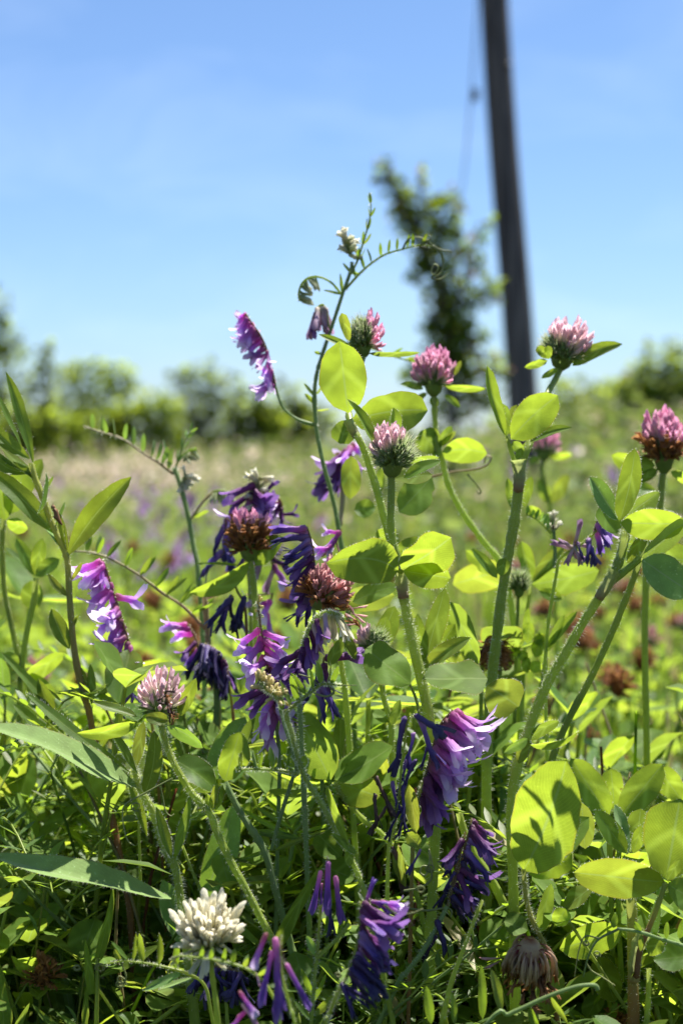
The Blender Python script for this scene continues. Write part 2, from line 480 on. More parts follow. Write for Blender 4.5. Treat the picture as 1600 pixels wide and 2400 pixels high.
# ------------------------------------------------------------------ floret prototypes (unit length along +X, Z is the back)
def ring_tube(mb, rings, n=6, m=0, jit=0.0, rng=R, u0=0.0, u1=1.0):
    """rings: (x, ycentre, zcentre, ry, rz)"""
    vs = []; uv = []
    xs = [r[0] for r in rings]
    for (x, yc, zc, ry, rz) in rings:
        for j in range(n):
            w = 2 * math.pi * j / n
            vs.append(Vector((x + rng.gauss(0, jit), yc + ry * math.cos(w) + rng.gauss(0, jit), zc + rz * math.sin(w) + rng.gauss(0, jit))))
            uv.append((u0 + (u1 - u0) * (x - xs[0]) / max(1e-6, xs[-1] - xs[0]), j / n))
    k = len(rings); fs = []
    for i in range(k - 1):
        for j in range(n):
            fs.append((i * n + j, i * n + (j + 1) % n, (i + 1) * n + (j + 1) % n, (i + 1) * n + j))
    fs.append(tuple(range(n))[::-1]); fs.append(tuple((k - 1) * n + j for j in range(n)))
    mb.add(vs, fs, uv, m)

def sheet(mb, grid, us, m=0):
    r = len(grid); c = len(grid[0])
    vs = [Vector(p) for row in grid for p in row]
    uv = [(us[i], j / max(1, c - 1)) for i in range(r) for j in range(c)]
    fs = [(i * c + j, i * c + j + 1, (i + 1) * c + j + 1, (i + 1) * c + j) for i in range(r - 1) for j in range(c - 1)]
    mb.add(vs, fs, uv, m)

PROTO = {}
def proto(name, mats, fn, variants=3):
    PROTO[name] = []
    for k in range(variants):
        mb = MB(); fn(mb, random.Random(hash(name) % 1 + k * 17 + len(name)))
        PROTO[name].append(mb.mesh(name, mats))

def clover_floret(mb, r):
    b = r.uniform(-.05, .05)
    ring_tube(mb, [(0, 0, 0, .022, .022), (.25, 0, .01, .040, .040), (.45, 0, .02 + b * .3, .038, .042), (.68, 0, .03 + b, .046, .058), (.86, 0, .045 + b, .036, .055), (1.0, 0, .075 + b, .008, .018)], 6)
    # folded standard petal standing above, wings beside
    s = r.uniform(.8, 1.15)
    sheet(mb, [[(.50, -.035, .05 + b), (.50, 0, .075 + b), (.50, .035, .05 + b)], [(.78, -.06 * s, .06 + b), (.80, 0, .11 + b), (.78, .06 * s, .06 + b)],
               [(.96, -.05 * s, .07 + b), (1.0, 0, .13 + b), (.96, .05 * s, .07 + b)], [(1.06, -.022, .11 + b), (1.08, 0, .13 + b), (1.06, .022, .11 + b)]], [.5, .72, .92, 1.0])
    for q in (-1, 1):
        sheet(mb, [[(.55, q * .03, .0), (.55, q * .045, .04)], [(.82, q * .055, -.01), (.82, q * .07, .04)], [(.98, q * .03, .0), (.98, q * .045, .03)]], [.55, .8, .95])

def calyx_floret(mb, r):
    ring_tube(mb, [(0, 0, 0, .04, .04), (.3, 0, 0, .065, .065), (.55, 0, 0, .07, .07), (.68, 0, 0, .045, .045)], 5, 0, 0, r, 0, .55)
    for k in range(5):
        a = 6.283 * k / 5 + r.random(); c, s = math.cos(a), math.sin(a); l = r.uniform(.9, 1.15); sp = r.uniform(.05, .13)
        mb.add([Vector((.55, c * .06 - s * .022, s * .06 + c * .022)), Vector((.55, c * .06 + s * .022, s * .06 - c * .022)), Vector((l, c * (.06 + sp), s * (.06 + sp)))], [(0, 1, 2)], [(.55, 0), (.55, 1), (1, .5)])
    for k in range(7):                                          # silky hairs
        a = r.random() * 6.28; x = r.uniform(.3, .95); c, s = math.cos(a), math.sin(a)
        mb.add([Vector((x, c * .06, s * .06)), Vector((x + .02, c * .06, s * .06)), Vector((x + .2, c * .2, s * .2))], [(0, 1, 2)], [(.9, 0)] * 3)

def rust_floret(mb, r):
    b1, b2 = r.uniform(-.1, .1), r.uniform(-.18, .18)
    ring_tube(mb, [(0, 0, 0, .03, .03), (.3, 0, 0, .055, .055), (.5, b1 * .3, .03, .04, .05), (.72, b1, .04 + b2 * .5, .06, .022), (.9, b1 * .6, .1 + b2, .05, .03), (1.02, b2, .05 + b2, .012, .02)], 6, 0, .012, r)
    for k in range(3):
        y = r.uniform(-.06, .06); z = r.uniform(-.08, .1)
        sheet(mb, [[(.45, -.03, 0), (.45, .03, .01)], [(.75, y - .05, z), (.75, y + .05, z + .04)], [(1.0, y * 2 - .03, z * 1.8), (1.02, y * 2 + .05, z * 1.4)]], [.5, .8, 1])
    for k in range(3):
        a = r.random() * 6.28; c, s = math.cos(a), math.sin(a)
        mb.add([Vector((.4, c * .05, s * .05)), Vector((.42, c * .05, s * .05)), Vector((.85, c * .17, s * .17))], [(0, 1, 2)], [(.3, 0)] * 3)

def white_floret(mb, r):
    b = r.uniform(-.08, .08)
    ring_tube(mb, [(0, 0, 0, .025, .025), (.1, 0, .0, .045, .045), (.28, 0, .01, .05, .055), (.55, 0, .02 + b * .4, .05, .065), (.78, 0, .03 + b, .045, .06), (.94, 0, .04 + b, .02, .03)], 6)
    s = r.uniform(.85, 1.25); e = r.uniform(-.05, .12)
    sheet(mb, [[(.25, -.055, .04), (.25, 0, .08), (.25, .055, .04)], [(.58, -.075 * s, .05 + b * .4), (.60, 0, .13 + b * .4), (.58, .075 * s, .05 + b * .4)],
               [(.88, -.075 * s, .07 + b), (.92, 0, .16 + b + e * .4), (.88, .075 * s, .07 + b)], [(1.0, -.07 * s, .09 + b + e * .4), (1.04, 0, .14 + b + e * .5), (1.0, .07 * s, .09 + b + e * .4)], [(1.07, -.035, .10 + b + e * .5), (1.09, 0, .11 + b + e * .5), (1.07, .035, .10 + b + e * .5)]], [.3, .6, .85, .95, 1])

def hang_floret(mb, r):
    """thin red stalk that leaves outwards, then the withered flower hanging straight down: made along X out, then -Z; unit = reach"""
    out_ = r.uniform(.75, 1.0); up = r.uniform(.05, .3); dn = r.uniform(.95, 1.35)
    pts = spline([Vector((0, 0, 0)), Vector((out_ * .35, 0, up)), Vector((out_ * .75, 0, up * .7)), Vector((out_, 0, -.18)), Vector((out_ * 1.04, r.gauss(0, .05), -.55)), Vector((out_ * .97, r.gauss(0, .1), -dn))], 2)
    k = len(pts)
    rad = [np.interp(i / (k - 1), [0, .42, .52, .7, .85, .94, 1], [.022, .024, .05, .075, .055, .07, .02]) for i in range(k)]
    tube(mb, pts, rad, 5)
    for _ in range(3):
        q = Vector((r.gauss(0, .05), r.gauss(0, .08), r.gauss(-.1, .05)))
        a = pts[-4]; b = pts[-2]
        sheet(mb, [[a + Vector((.03, -.05, 0)), a + Vector((.03, .05, 0))], [b + q * .7 + Vector((.04, -.06, 0)), b + q * .7 + Vector((.04, .06, 0))], [b + q * 1.8 + Vector((0, -.04, 0)), b + q * 1.8 + Vector((0, .05, 0))]], [.6, .8, .96])

def vetch_floret(mb, r):
    b = r.uniform(-.04, .04); y = r.uniform(-.03, .03)
    ring_tube(mb, [(0, 0, .0, .03, .035), (.03, 0, .01, .062, .075), (.14, 0, .0, .07, .085), (.24, 0, .0, .058, .066), (.45, 0, .012 + b, .06, .072), (.62, y, .02 + b, .066, .08), (.78, y, .01 + b, .055, .068), (.9, y, -.015 + b, .02, .03)], 7, 0, 0, r, 0, .8)
    s = r.uniform(.7, 1.15); lift = r.uniform(.02, .24); q1 = r.uniform(.7, 1.2)
    sheet(mb, [[(.42, -.066, .035), (.42, -.03, .088), (.42, .03, .088), (.42, .066, .035)],
               [(.68, -.08 * s, .05), (.68, -.03, .105), (.68, .03, .105), (.68, .08 * s, .05)],
               [(.82, -.12 * s, .085 + lift * .5), (.83, -.045, .125 + lift * .3), (.83, .045, .125 + lift * .3), (.82, .12 * s * q1, .085 + lift * .5)],
               [(.92, -.13 * s, .10 + lift * 1.2), (.95, -.05, .14 + lift), (.95, .05, .14 + lift), (.92, .13 * s * q1, .10 + lift * 1.2)],
               [(.97, -.07 * s, .12 + lift * 1.7), (.96, -.02, .15 + lift * 1.4), (.96, .02, .15 + lift * 1.4), (.97, .07 * s * q1, .12 + lift * 1.7)]], [.35, .6, .78, .92, 1.0])
    for q in (-1, 1):
        sp = r.uniform(.5, 1.25); dn = r.uniform(.0, .06)
        sheet(mb, [[(.6, q * .05, .03), (.6, q * .068, -.04)], [(.78, q * .075 * sp, .04), (.8, q * .10 * sp, -.06 - dn)],
                   [(.92, q * .10 * sp, .03), (.95, q * .13 * sp, -.07 - dn)], [(1.02, q * .085 * sp, -.01), (1.05, q * .09 * sp, -.06 - dn)]], [.6, .8, .95, 1.0])
    for k in range(4):   # calyx teeth
        a = r.uniform(0, 6.28); c, s_ = math.cos(a), math.sin(a)
        mb.add([Vector((.12, c * .07, s_ * .08)), Vector((.16, c * .07 + .01, s_ * .08)), Vector((.34, c * .11, s_ * .12))], [(0, 1, 2)], [(.02, 0)] * 3)

def vetch_tube(mb, r):
    b = r.uniform(-.04, .04)
    ring_tube(mb, [(0, 0, .0, .035, .035), (.03, 0, .01, .065, .072), (.14, 0, .0, .07, .08), (.26, 0, .0, .062, .068), (.5, 0, .01 + b, .066, .075), (.75, 0, b, .07, .08), (.9, b, -.02 + b, .055, .06), (1.0, b, -.05, .02, .02)], 7, 0, .004, r)
    sheet(mb, [[(.55, -.07, .03), (.55, 0, .09), (.55, .07, .03)], [(.86, -.10, .05), (.88, 0, .11), (.86, .10, .05)], [(1.02, -.06, .05 + b), (1.07, 0, .09 + b), (1.02, .06, .05 + b)]], [.5, .85, 1])
    for q in (-1, 1):
        sheet(mb, [[(.75, q * .06, .0), (.75, q * .07, -.04)], [(1.0, q * .07, -.03), (1.02, q * .10, -.09)]], [.8, 1])

def vetch_wilt(mb, r):
    b = r.uniform(-.12, .12); c = r.uniform(-.1, .05); t = r.uniform(.7, 1.15)
    ring_tube(mb, [(0, 0, .0, .03, .03), (.05, 0, .01, .06, .06), (.16, 0, .0, .062, .066), (.3, b * .2, c * .3, .045 * t, .05), (.5, b * .6, c * .7, .05, .06 * t), (.68, b, c, .035 * t, .055), (.82, b * .9, c * 1.3, .07, .05), (.94, b * .6, c * 1.2 - .03, .05, .03), (1.0, b * .4, c - .04, .015, .02)], 6, 0, .012, r)
    for k in range(3):
        y = r.gauss(0, .06); z = r.gauss(0, .06)
        sheet(mb, [[(.6, b - .05, c), (.6, b + .05, c + .02)], [(.85, b + y - .05, c + z + .03), (.85, b + y + .05, c + z)], [(1.03, b + y * 1.6 - .03, c + z * 1.8), (1.0, b + y * 1.6 + .04, c + z * 1.8)]], [.6, .85, 1])

def vetch_bud(mb, r):
    ring_tube(mb, [(0, 0, .0, .03, .03), (.08, 0, .01, .1, .1), (.35, 0, .0, .13, .14), (.6, 0, .03, .13, .14), (.85, 0, .06, .10, .12), (1.0, 0, .06, .03, .04)], 6)
    for k in range(12):
        a = r.uniform(0, 6.28); x = r.uniform(.15, .9); c, s = math.cos(a), math.sin(a)
        mb.add([Vector((x, c * .12, s * .12)), Vector((x + .03, c * .12, s * .12)), Vector((x + .14, c * .27, s * .27))], [(0, 1, 2)], [(1, 0)] * 3)

for nm, fn in (('pink', clover_floret), ('palepink', clover_floret), ('dullpink', clover_floret), ('calyx', calyx_floret), ('rust', rust_floret), ('hang', hang_floret), ('white', white_floret),
               ('vetch', vetch_floret), ('vetch_bright', vetch_floret), ('vetch_dark', vetch_floret), ('vetch_tube', vetch_tube), ('indigo', vetch_wilt), ('indigo_pale', vetch_wilt), ('withered', vetch_wilt),
               ('cream', vetch_tube), ('budgreen', vetch_bud), ('budyellow', vetch_bud), ('mauve', vetch_tube)):
    proto(nm, [M[nm]], fn, 4)

WID = {'vetch': 1.42, 'vetch_bright': 1.42, 'vetch_dark': 1.3, 'vetch_tube': 1.25, 'indigo': 1.35, 'indigo_pale': 1.35, 'cream': 1.5, 'mauve': 1.4, 'withered': 1.2}
# ------------------------------------------------------------------ plants
class Plant:
    def __init__(s, name, label, cat, base=None, group=None):
        s.root = bpy.data.objects.new(name, None)
        s.root.empty_display_size = 0.02
        COL.objects.link(s.root)
        set_props(s.root, label, cat, group)
        s.o = None
        s.fd = 0.9 if base is not None and tuple(base) == (0, 0, 0) else None
        s.d = 0.9
        if base is not None: s.setbase(base)
    def setbase(s, b):
        s.o = Vector(b); s.root.location = s.o
    def pt(s, p, d=None):
        if isinstance(p, Vector): return p
        return P(p[0], p[1], p[2] if len(p) > 2 else (d or s.d))
    def part(s, name, mb, mats, parent=None, label=None):
        ob = link(name, mb.mesh(name, mats, s.o), parent or s.root)
        if label: ob['label'] = label
        return ob
    def stem(s, pts, r=8, d=None, r1=None, mat='stem', hair=0, hl=0.0016, ground=False, name='stem', k=5, label=None, parent=None, nr=7):
        """pts given from the tip down; r = half width in photo pixels"""
        q = [s.pt(p, d) for p in pts]
        dd = s.fd or (q[-1] - CAMPOS).dot(FWD)
        if ground:
            b = q[-1]; dr = (q[-1] - q[-2]).normalized()
            if b.z > 0.012:
                n = Vector((b.x + dr.x * b.z * .7, b.y + abs(dr.y) * b.z * .3 + .01, 0.0))
                q += [b.lerp(n, .5) + Vector((dr.x * .01, 0, 0)), n]
        if s.o is None:
            s.setbase((q[-1].x, q[-1].y, 0))
        sp = spline(q, k)
        mb = MB()
        w = S(1, dd)
        rr = [(r1 if r1 is not None else r * .75) * w, r * w]
        tube(mb, sp, knobbly(rr, len(sp), R), nr)
        if hair:
            ln = sum((sp[i + 1] - sp[i]).length for i in range(len(sp) - 1))
            hairs(mb, sp, rr, int(hair * .42 * ln * 100), hl, width=.00007)
        s.last = sp
        return s.part(name, mb, [M[mat], M['hair']], parent, label)
    def leaf(s, b, t, w, d=None, dz=0.0, roll=0, mat='leaf', kind='clover', name='leaf', fringe=0, parent=None, label=None, **kw):
        B = s.pt(b, d)
        dd = (B - CAMPOS).dot(FWD)
        T = s.pt(t, dd + dz) if not (not isinstance(t, Vector) and len(t) > 2) else s.pt(t)
        if s.o is None: s.setbase((B.x, B.y, 0))
        x = (T - B); L = x.length; x.normalize()
        mid = (B + T) / 2
        z = (CAMPOS - mid).normalized()
        Mx = frame(x, z)
        Mx = Mx @ Matrix.Rotation(math.radians(roll), 3, 'X')
        mb = MB()
        leaf_geo(mb, Mx, B, L, S(w, dd), kind, fringe=fringe, **kw)
        return s.part(name, mb, [M[mat], M['hair']], parent, label)
    def leaf3(s, B, T, w, zhint, mat='leaf', kind='clover', name='leaf', parent=None, **kw):
        x = T - B; L = x.length
        mb = MB()
        leaf_geo(mb, frame(x, zhint), B, L, w, kind, **kw)
        return s.part(name, mb, [M[mat], M['hair']], parent)
    def place(s, protoname, pos, xdir, zhint, size, parent, name='floret', wscale=1.0, rng=R):
        me = rng.choice(PROTO[protoname])
        ob = link(name, me, parent)
        fr = frame(xdir, zhint).to_4x4()
        ob.matrix_local = Matrix.Translation(pos - s.o) @ fr @ Matrix.Diagonal((size, size * wscale, size * wscale, 1))
        return ob
    def head(s, base, axis, W, H, kind, d=None, n=90, tilt=None, name='flower_head', pinkdir=None, pinkth=.35, rng=None):
        rng = rng or R
        b = s.pt(base, d); dd = s.fd or (b - CAMPOS).dot(FWD)
        if s.o is None: s.setbase((b.x, b.y, 0))
        A = D3(*axis) if not isinstance(axis, Vector) else axis.normalized()
        r = S(W, dd) / 2; h = S(H, dd)
        c = b + A * h * .42
        fr = frame(A, Vector((0, -1, .2)))            # columns: A, Y, Z
        e1, e2 = fr.col[1], fr.col[2]
        mb = MB()
        # receptacle with a short cup at its foot
        vs = []; uv = []; fs = []
        nr = 8; rings = [(-.02, .12), (.06, .34), (.2, .46), (.4, .46), (.55, .34), (.66, .12)]
        for i, (zz, rr) in enumerate(rings):
            for j in range(nr):
                w = 6.283 * j / nr
                vs.append(b + A * (h * zz) + (e1 * math.cos(w) + e2 * math.sin(w)) * r * rr); uv.append((i / 5, j / nr))
        for i in range(len(rings) - 1):
            for j in range(nr):
                fs.append((i * nr + j, i * nr + (j + 1) % nr, (i + 1) * nr + (j + 1) % nr, (i + 1) * nr + j))
        mb.add(vs, fs, uv)
        ob = s.part(name, mb, [M['hang' if kind == 'hang' else 'rust' if kind == 'rust' else 'calyx']])
        if kind == 'hang':
            for k in range(n):
                az = 2.39996 * k + rng.gauss(0, .4); lay = (k / n)
                o = e1 * math.cos(az) + e2 * math.sin(az)
                pos = b + A * h * (.12 + .2 * (1 - lay))
                sz = r * (1.02 - .35 * lay) * rng.uniform(.68, 1.15)
                me = rng.choice(PROTO['hang'])
                fo = link('floret', me, ob)
                X = (o + Vector((rng.gauss(0, .12), rng.gauss(0, .12), rng.gauss(0, .28)))).normalized()
                fo.matrix_local = Matrix.Translation(pos - s.o) @ frame(X, A if A.z > .3 else Vector((0, 0, 1))).to_4x4() @ Matrix.Diagonal((sz, sz, sz * rng.uniform(.9, 1.15), 1))
            for k in range(26):
                az = rng.random() * 6.28; o = e1 * math.cos(az) + e2 * math.sin(az)
                s.place('rust', b + A * h * .1 + o * r * rng.uniform(.2, .7) - Vector((0, 0, h * rng.uniform(.2, .6))), o * rng.uniform(.2, 1) - Vector((0, 0, 1)), o, r * rng.uniform(.5, .8), ob, wscale=1.8, rng=rng)
            return ob
        pd = D3(*pinkdir) if pinkdir else A
        for k in range(n):
            q = (k + .5) / n
            ct = 1 - q * 1.42
            st = math.sqrt(max(0, 1 - ct * ct)); az = 2.39996 * k + rng.gauss(0, .12)
            o = e1 * math.cos(az) + e2 * math.sin(az)
            dr = A * ct + o * st
            sz = rng.uniform(.82, 1.08)
            outp = c + o * (r * 1.10 * (st ** .8) * sz) + A * (h * (.48 if ct > 0 else .60) * ct * sz)
            kd0 = kind
            inp = b + A * (h * (.24 + .26 * max(0, ct) + .06 * min(0, ct))) + o * (r * (.40 if kd0 != 'white' else .45) * st)
            kd = kd0 = kind
            ln = 1.0
            if kind == 'half':
                kd = 'palepink' if dr.dot(pd) + rng.gauss(0, .06) > pinkth else 'calyx'
                if kd == 'calyx': ln = .96
            elif kind == 'half_pink':
                kd = 'pink' if dr.dot(pd) + rng.gauss(0, .08) > pinkth else 'calyx'
            elif kind == 'brownlow':
                kd = 'pink' if ct + rng.gauss(0, .1) > pinkth else 'rust'
            elif kind == 'rosebrown':
                kd = 'dullpink' if dr.dot(pd) + rng.gauss(0, .15) > pinkth else 'rust'
            if kind in ('pink', 'palepink', 'dullpink') and ct + rng.gauss(0, .06) < -.18: kd = 'calyx'
            if kind == 'white' and ct < -.15:
                outp = outp - Vector((0, 0, 1)) * h * .12
            x = outp - inp
            if kind == 'white' and ct > -.3: x += A * x.length * .28
            if kd != 'calyx': x += Vector((rng.gauss(0, .10), rng.gauss(0, .10), rng.gauss(0, .10))) * x.length * (1.7 if kind == 'white' else 1)
            zh = A * .4 - o if kd != 'white' else o * -.2 + A
            ws = {'calyx': 1.5, 'rust': 1.6, 'white': 1.3, 'palepink': 1.75, 'pink': 1.75, 'dullpink': 1.6}.get(kd, 1.0)
            s.place(kd, inp, x, zh, x.length * ln, ob, wscale=ws, rng=rng)
        return ob
    def raceme(s, axis, d=None, n=14, t0=0.0, t1=1.0, dirA=(-.7, .7), dirB=(-.4, .9), kinds='vetch', L=85, side='one', jit=.22, dj=.45, r=3.5, lj=.12, mat='rachis', name='flower_spike', wscale=1.0, hair=20, order=1, lscale=(1, 1)):
        pts = [s.pt(p, d) for p in axis]
        if s.o is None: s.setbase((pts[-1].x, pts[-1].y, 0))
        sp = spline(pts, 6)
        dd = (sp[len(sp) // 2] - CAMPOS).dot(FWD)
        mb = MB(); w = S(1, dd)
        tube(mb, sp, [r * w * .7, r * w], 6)
        if hair:
            ln = sum((sp[i + 1] - sp[i]).length for i in range(len(sp) - 1))
            hairs(mb, sp, r * w, int(hair * ln * 100), .0014)
        ob = s.part(name, mb, [M[mat], M['hair']])
        if n > 8 and L > 50: n = int(n * .64)
        for k in range(n):
            t = t0 + (t1 - t0) * (k + R.random() * .6) / n
            f = t * (len(sp) - 1); i = min(int(f), len(sp) - 2)
            b = sp[i].lerp(sp[i + 1], f - i)
            g = (t - t0) / max(1e-6, t1 - t0)
            dx = dirA[0] + (dirB[0] - dirA[0]) * g; dy = dirA[1] + (dirB[1] - dirA[1]) * g
            if side == 'both' and k % 2: dx = -dx
            if side == 'fan': dx = dx * math.cos(k * 2.4) * 1.2
            dv = D3(dx + R.gauss(0, jit * 1.35), dy + R.gauss(0, jit * 1.35), R.gauss(0, dj) if side != 'both' else R.gauss(-.15, dj))
            kd = kinds if isinstance(kinds, str) else kinds[min(len(kinds) - 1, int(g * len(kinds)))]
            if isinstance(kd, (tuple, list)): kd = R.choice(kd)
            sz = L * w * (.98 if L > 60 else 1) * R.uniform(1 - lj * 1.5, 1 + lj) * (lscale[0] + (lscale[1] - lscale[0]) * g)
            # short stalk
            s.place(kd, b + dv * r * w * .5, dv, UPV + D3(dx, 0, 0) * .3 + RIGHT * R.gauss(0, .5), sz, ob, wscale=wscale * WID.get(kd, 1.0))
        return ob
    def pinnate(s, rach, d=None, L=45, w=12, n=8, t0=.15, t1=.97, side='both', ang=55, mat='leaf_vetch', r=3.5, stem='stem', name='leaf', hair=15, up=False, roll=25, rollj=25, kind='vetch', lscale=(1, .7), tend=0, dz=.25, fringe=0):
        """rachis from base to tip with leaflets as sub-parts"""
        pts = [s.pt(p, d) for p in rach]
        if s.o is None: s.setbase((pts[0].x, pts[0].y, 0))
        sp = spline(pts, 6); dd = (sp[len(sp) // 2] - CAMPOS).dot(FWD); px = S(1, dd)
        mb = MB(); tube(mb, sp, [r * px, r * px * .45], 6)
        if hair:
            ln = sum((sp[i + 1] - sp[i]).length for i in range(len(sp) - 1))
            hairs(mb, sp, r * px * .8, int(hair * ln * 100), .0011)
        ob = s.part(name, mb, [M[stem], M['hair']])
        for k in range(n):
            g = k / max(1, n - 1)
            t = t0 + (t1 - t0) * (g + R.uniform(-.02, .02)); t = min(max(t, 0), .999)
            f = t * (len(sp) - 1); i = min(int(f), len(sp) - 2)
            B = sp[i].lerp(sp[i + 1], f - i)
            tg = (sp[i + 1] - sp[i]).normalized()
            view = (CAMPOS - B).normalized()
            lat = tg.cross(view).normalized()
            sides = (1, -1) if side == 'both' else ((1,) if side == 'left' else (-1,))
            for sd_ in sides:
                lt = lat * sd_
                if up: lt = (UPV - tg * UPV.dot(tg)).normalized(); 
                a = math.radians(ang + R.gauss(0, 7))
                dr = tg * math.cos(a) + lt * math.sin(a) + view * R.gauss(0, dz) + (view * dz * (1 if sd_ > 0 else -1) if up else Vector())
                l = L * px * (lscale[0] + (lscale[1] - lscale[0]) * g) * R.uniform(.88, 1.08)
                m2 = MB()
                Mx = frame(dr, view) @ Matrix.Rotation(math.radians(roll * sd_ + R.gauss(0, rollj)), 3, 'X')
                leaf_geo(m2, Mx, B, l, w * px * R.uniform(.85, 1.1), kind, nu=5, nv=4, fold=.25, arch=R.gauss(.02, .04), wave=.02, fringe=fringe, hairl=.0008)
                s.part('leaflet', m2, [M[mat], M['hair']], ob)
        return ob
    def tendril(s, pts, d=None, r=2.2, parent=None, k=6, mat='tendril'):
        q = [s.pt(p, d) for p in pts]
        if s.o is None: s.setbase((q[0].x, q[0].y, 0))
        sp = spline(q, k); dd = (q[0] - CAMPOS).dot(FWD); px = S(1, dd)
        mb = MB(); tube(mb, sp, [r * px, r * px * .6], 5)
        return s.part('tendril', mb, [M[mat]], parent)
    def coil(s, p, d=None, rad=14, turns=1.6, ang=0.0, r=2.0, drift=(0, 0), shrink=.45, tilt=.35, mat='tendril', lead=None):
        dd = d or s.d
        pts = []
        if lead: pts += [(q[0], q[1], dd) for q in lead]
        nn = int(turns * 10)
        for i in range(nn + 1):
            g = i / nn; a = ang + g * turns * 6.283; q = rad * (1 - g * (1 - shrink))
            pts.append((p[0] + math.cos(a) * q + drift[0] * g, p[1] + math.sin(a) * q * (1 - tilt * .5) + drift[1] * g, dd + S(1, dd) * q * math.sin(a + 1) * tilt))
        return s.tendril(pts, d, r, k=2, mat=mat)
# ------------------------------------------------------------------ the plants in the focus band
def hero_plants():
    # --- tall hairy vetch against the sky
    p = Plant('vetch_plant', 'tallest vetch stem, its tip and coiling tendril leaf standing against the blue sky', 'vetch plant'); p.d = 1.06
    p.stem([(825, 614), (821, 637), (802, 691), (777, 767), (756, 829), (742, 878), (737, 925), (741, 1000), (757, 1085), (775, 1150), (791, 1224), (806, 1330), (818, 1480), (830, 1700), (845, 2000)], 6.5, r1=4, hair=26, ground=True, mat='stem_blue')
    st = p.last
    p.pinnate([(822, 640), (836, 614), (851, 568), (863, 526), (869, 488), (865, 452)], L=38, w=9, n=5, side='both', ang=12, t0=.2, t1=.85, r=3, roll=60, dz=.1)
    p.pinnate([(809, 678), (851, 633), (897, 599), (943, 584), (985, 574), (1015, 578)], L=42, w=9, n=9, side='left', up=True, ang=66, t0=.12, t1=.80, r=3.6, roll=10, dz=.06)
    p.tendril([(1010, 578), (1030, 590), (1038, 612), (1034, 636), (1020, 648), (1010, 637), (1017, 620), (1026, 625), (1022, 638)], r=2.6)
    p.tendril([(985, 574), (1000, 566), (1016, 577), (1035, 586), (1052, 588), (1056, 592), (1046, 596)], r=2.4)
    p.tendril([(943, 584), (955, 562), (978, 556), (1000, 563), (1010, 556), (1004, 550)], r=2.4)
    p.tendril([(1022, 640), (1010, 652), (1030, 654), (1045, 644), (1047, 640)], r=2.2)
    p.raceme([(812, 563), (816, 580), (820, 600)], n=16, dirA=(-.2, -1), dirB=(-.9, .1), side='fan', kinds=[('cream', 'budgreen')], L=30, jit=.35, wscale=1.6, mat='stem')
    p.raceme([(702, 706), (700, 688), (707, 666), (722, 652), (742, 648)], n=15, dirA=(.55, .1), dirB=(.25, 1), kinds='budgreen', L=34, jit=.08, dj=.25, wscale=.85, mat='stem', lj=.05)
    p.stem([(742, 648), (760, 653), (780, 666), (800, 690)], 3, r1=2.6, name='flower_stalk')
    p.leaf((802, 690), (757, 680), 8, kind='vetch', roll=30); p.leaf((802, 690), (797, 640), 9, kind='vetch', roll=20); p.leaf((822, 640), (803, 616), 8, kind='vetch', roll=20); p.leaf((822, 640), (842, 641), 8, kind='vetch')
    p.raceme([(762, 720), (755, 714), (744, 722), (736, 745)], n=12, dirA=(.1, 1), dirB=(-.2, 1), kinds=['mauve', ('mauve', 'vetch_dark')], L=62, jit=.1, dj=.3, mat='stem')
    p.stem([(755, 714), (766, 735), (772, 780)], 2.5, name='flower_stalk')
    p.raceme([(576, 735), (590, 757), (610, 786), (625, 820), (638, 870), (645, 905)], n=50, dirA=(-.55, .75), dirB=(-.42, .9), kinds=['vetch_bright', 'vetch_bright', 'vetch', ('vetch', 'vetch_bright')], L=54, jit=.32, dj=.6, r=3)
    p.stem([(645, 905), (653, 932), (664, 956), (683, 974), (705, 986), (738, 996)], 4, r1=3, hair=20, name='flower_stalk', mat='stem_blue')
    p.leaf((738, 930), (712, 898), 10, kind='vetch', roll=30); p.leaf((738, 945), (714, 922), 11, kind='vetch'); p.leaf((740, 925), (762, 896), 9, kind='vetch', roll=40); p.leaf((742, 962), (772, 958), 8, kind='vetch', roll=60)
    p.leaf((752, 830), (736, 824), 9, kind='vetch'); p.leaf((757, 832), (775, 838), 8, kind='vetch')
    p.pinnate([(757, 835), (850, 815), (930, 838), (975, 852)], L=34, w=8, n=6, side='left', up=True, ang=40, t0=.6, r=2.6, d=1.12)
    p.stem([(790, 1060), (798, 1115), (803, 1165), (796, 1232)], 6, r1=5, mat='stem_dry', name='flower_stalk', d=1.12)
    p.raceme([(826, 1040), (812, 1062), (800, 1085), (790, 1120)], n=22, dirA=(-.5, .85), dirB=(-.35, .95), kinds=[('vetch', 'vetch_dark'), 'vetch_dark', 'vetch_dark'], L=72, jit=.35, dj=.6, d=1.12)

    # --- the big central red clover
    p = Plant('red_clover_plant', 'large red clover with forking hairy stem, half open green and pink head at the centre', 'clover plant'); p.d = .91
    p.stem([(938, 1330), (941, 1365), (953, 1438), (970, 1518), (991, 1610), (1009, 1701), (1018, 1790), (1022, 1900), (1015, 2050), (1005, 2300)], 12.5, r1=12.5, hair=95, hl=.0021, ground=True)
    p.stem([(917, 1112), (917, 1150), (916, 1235), (928, 1300), (940, 1340)], 10, r1=8.5, hair=85, hl=.002, name='stem', d=.905)
    p.stem([(852, 836, 1.0), (838, 880, .97), (822, 930, .95), (818, 978, .93), (836, 1021, .92), (852, 1053), (868, 1101), (887, 1165), (912, 1260), (938, 1338)], 10, r1=6.5, hair=70, hl=.0018, d=.92)
    p.head((917, 1118), (.08, -1, -.12), 112, 140, 'half', d=.905, n=150, pinkdir=(-.45, -.9, -.1), pinkth=.55)
    p.head((850, 838, 1.0), (.03, -1, -.05), 84, 118, 'half_pink', n=130, pinkdir=(.9, -.3, .1), pinkth=.52)
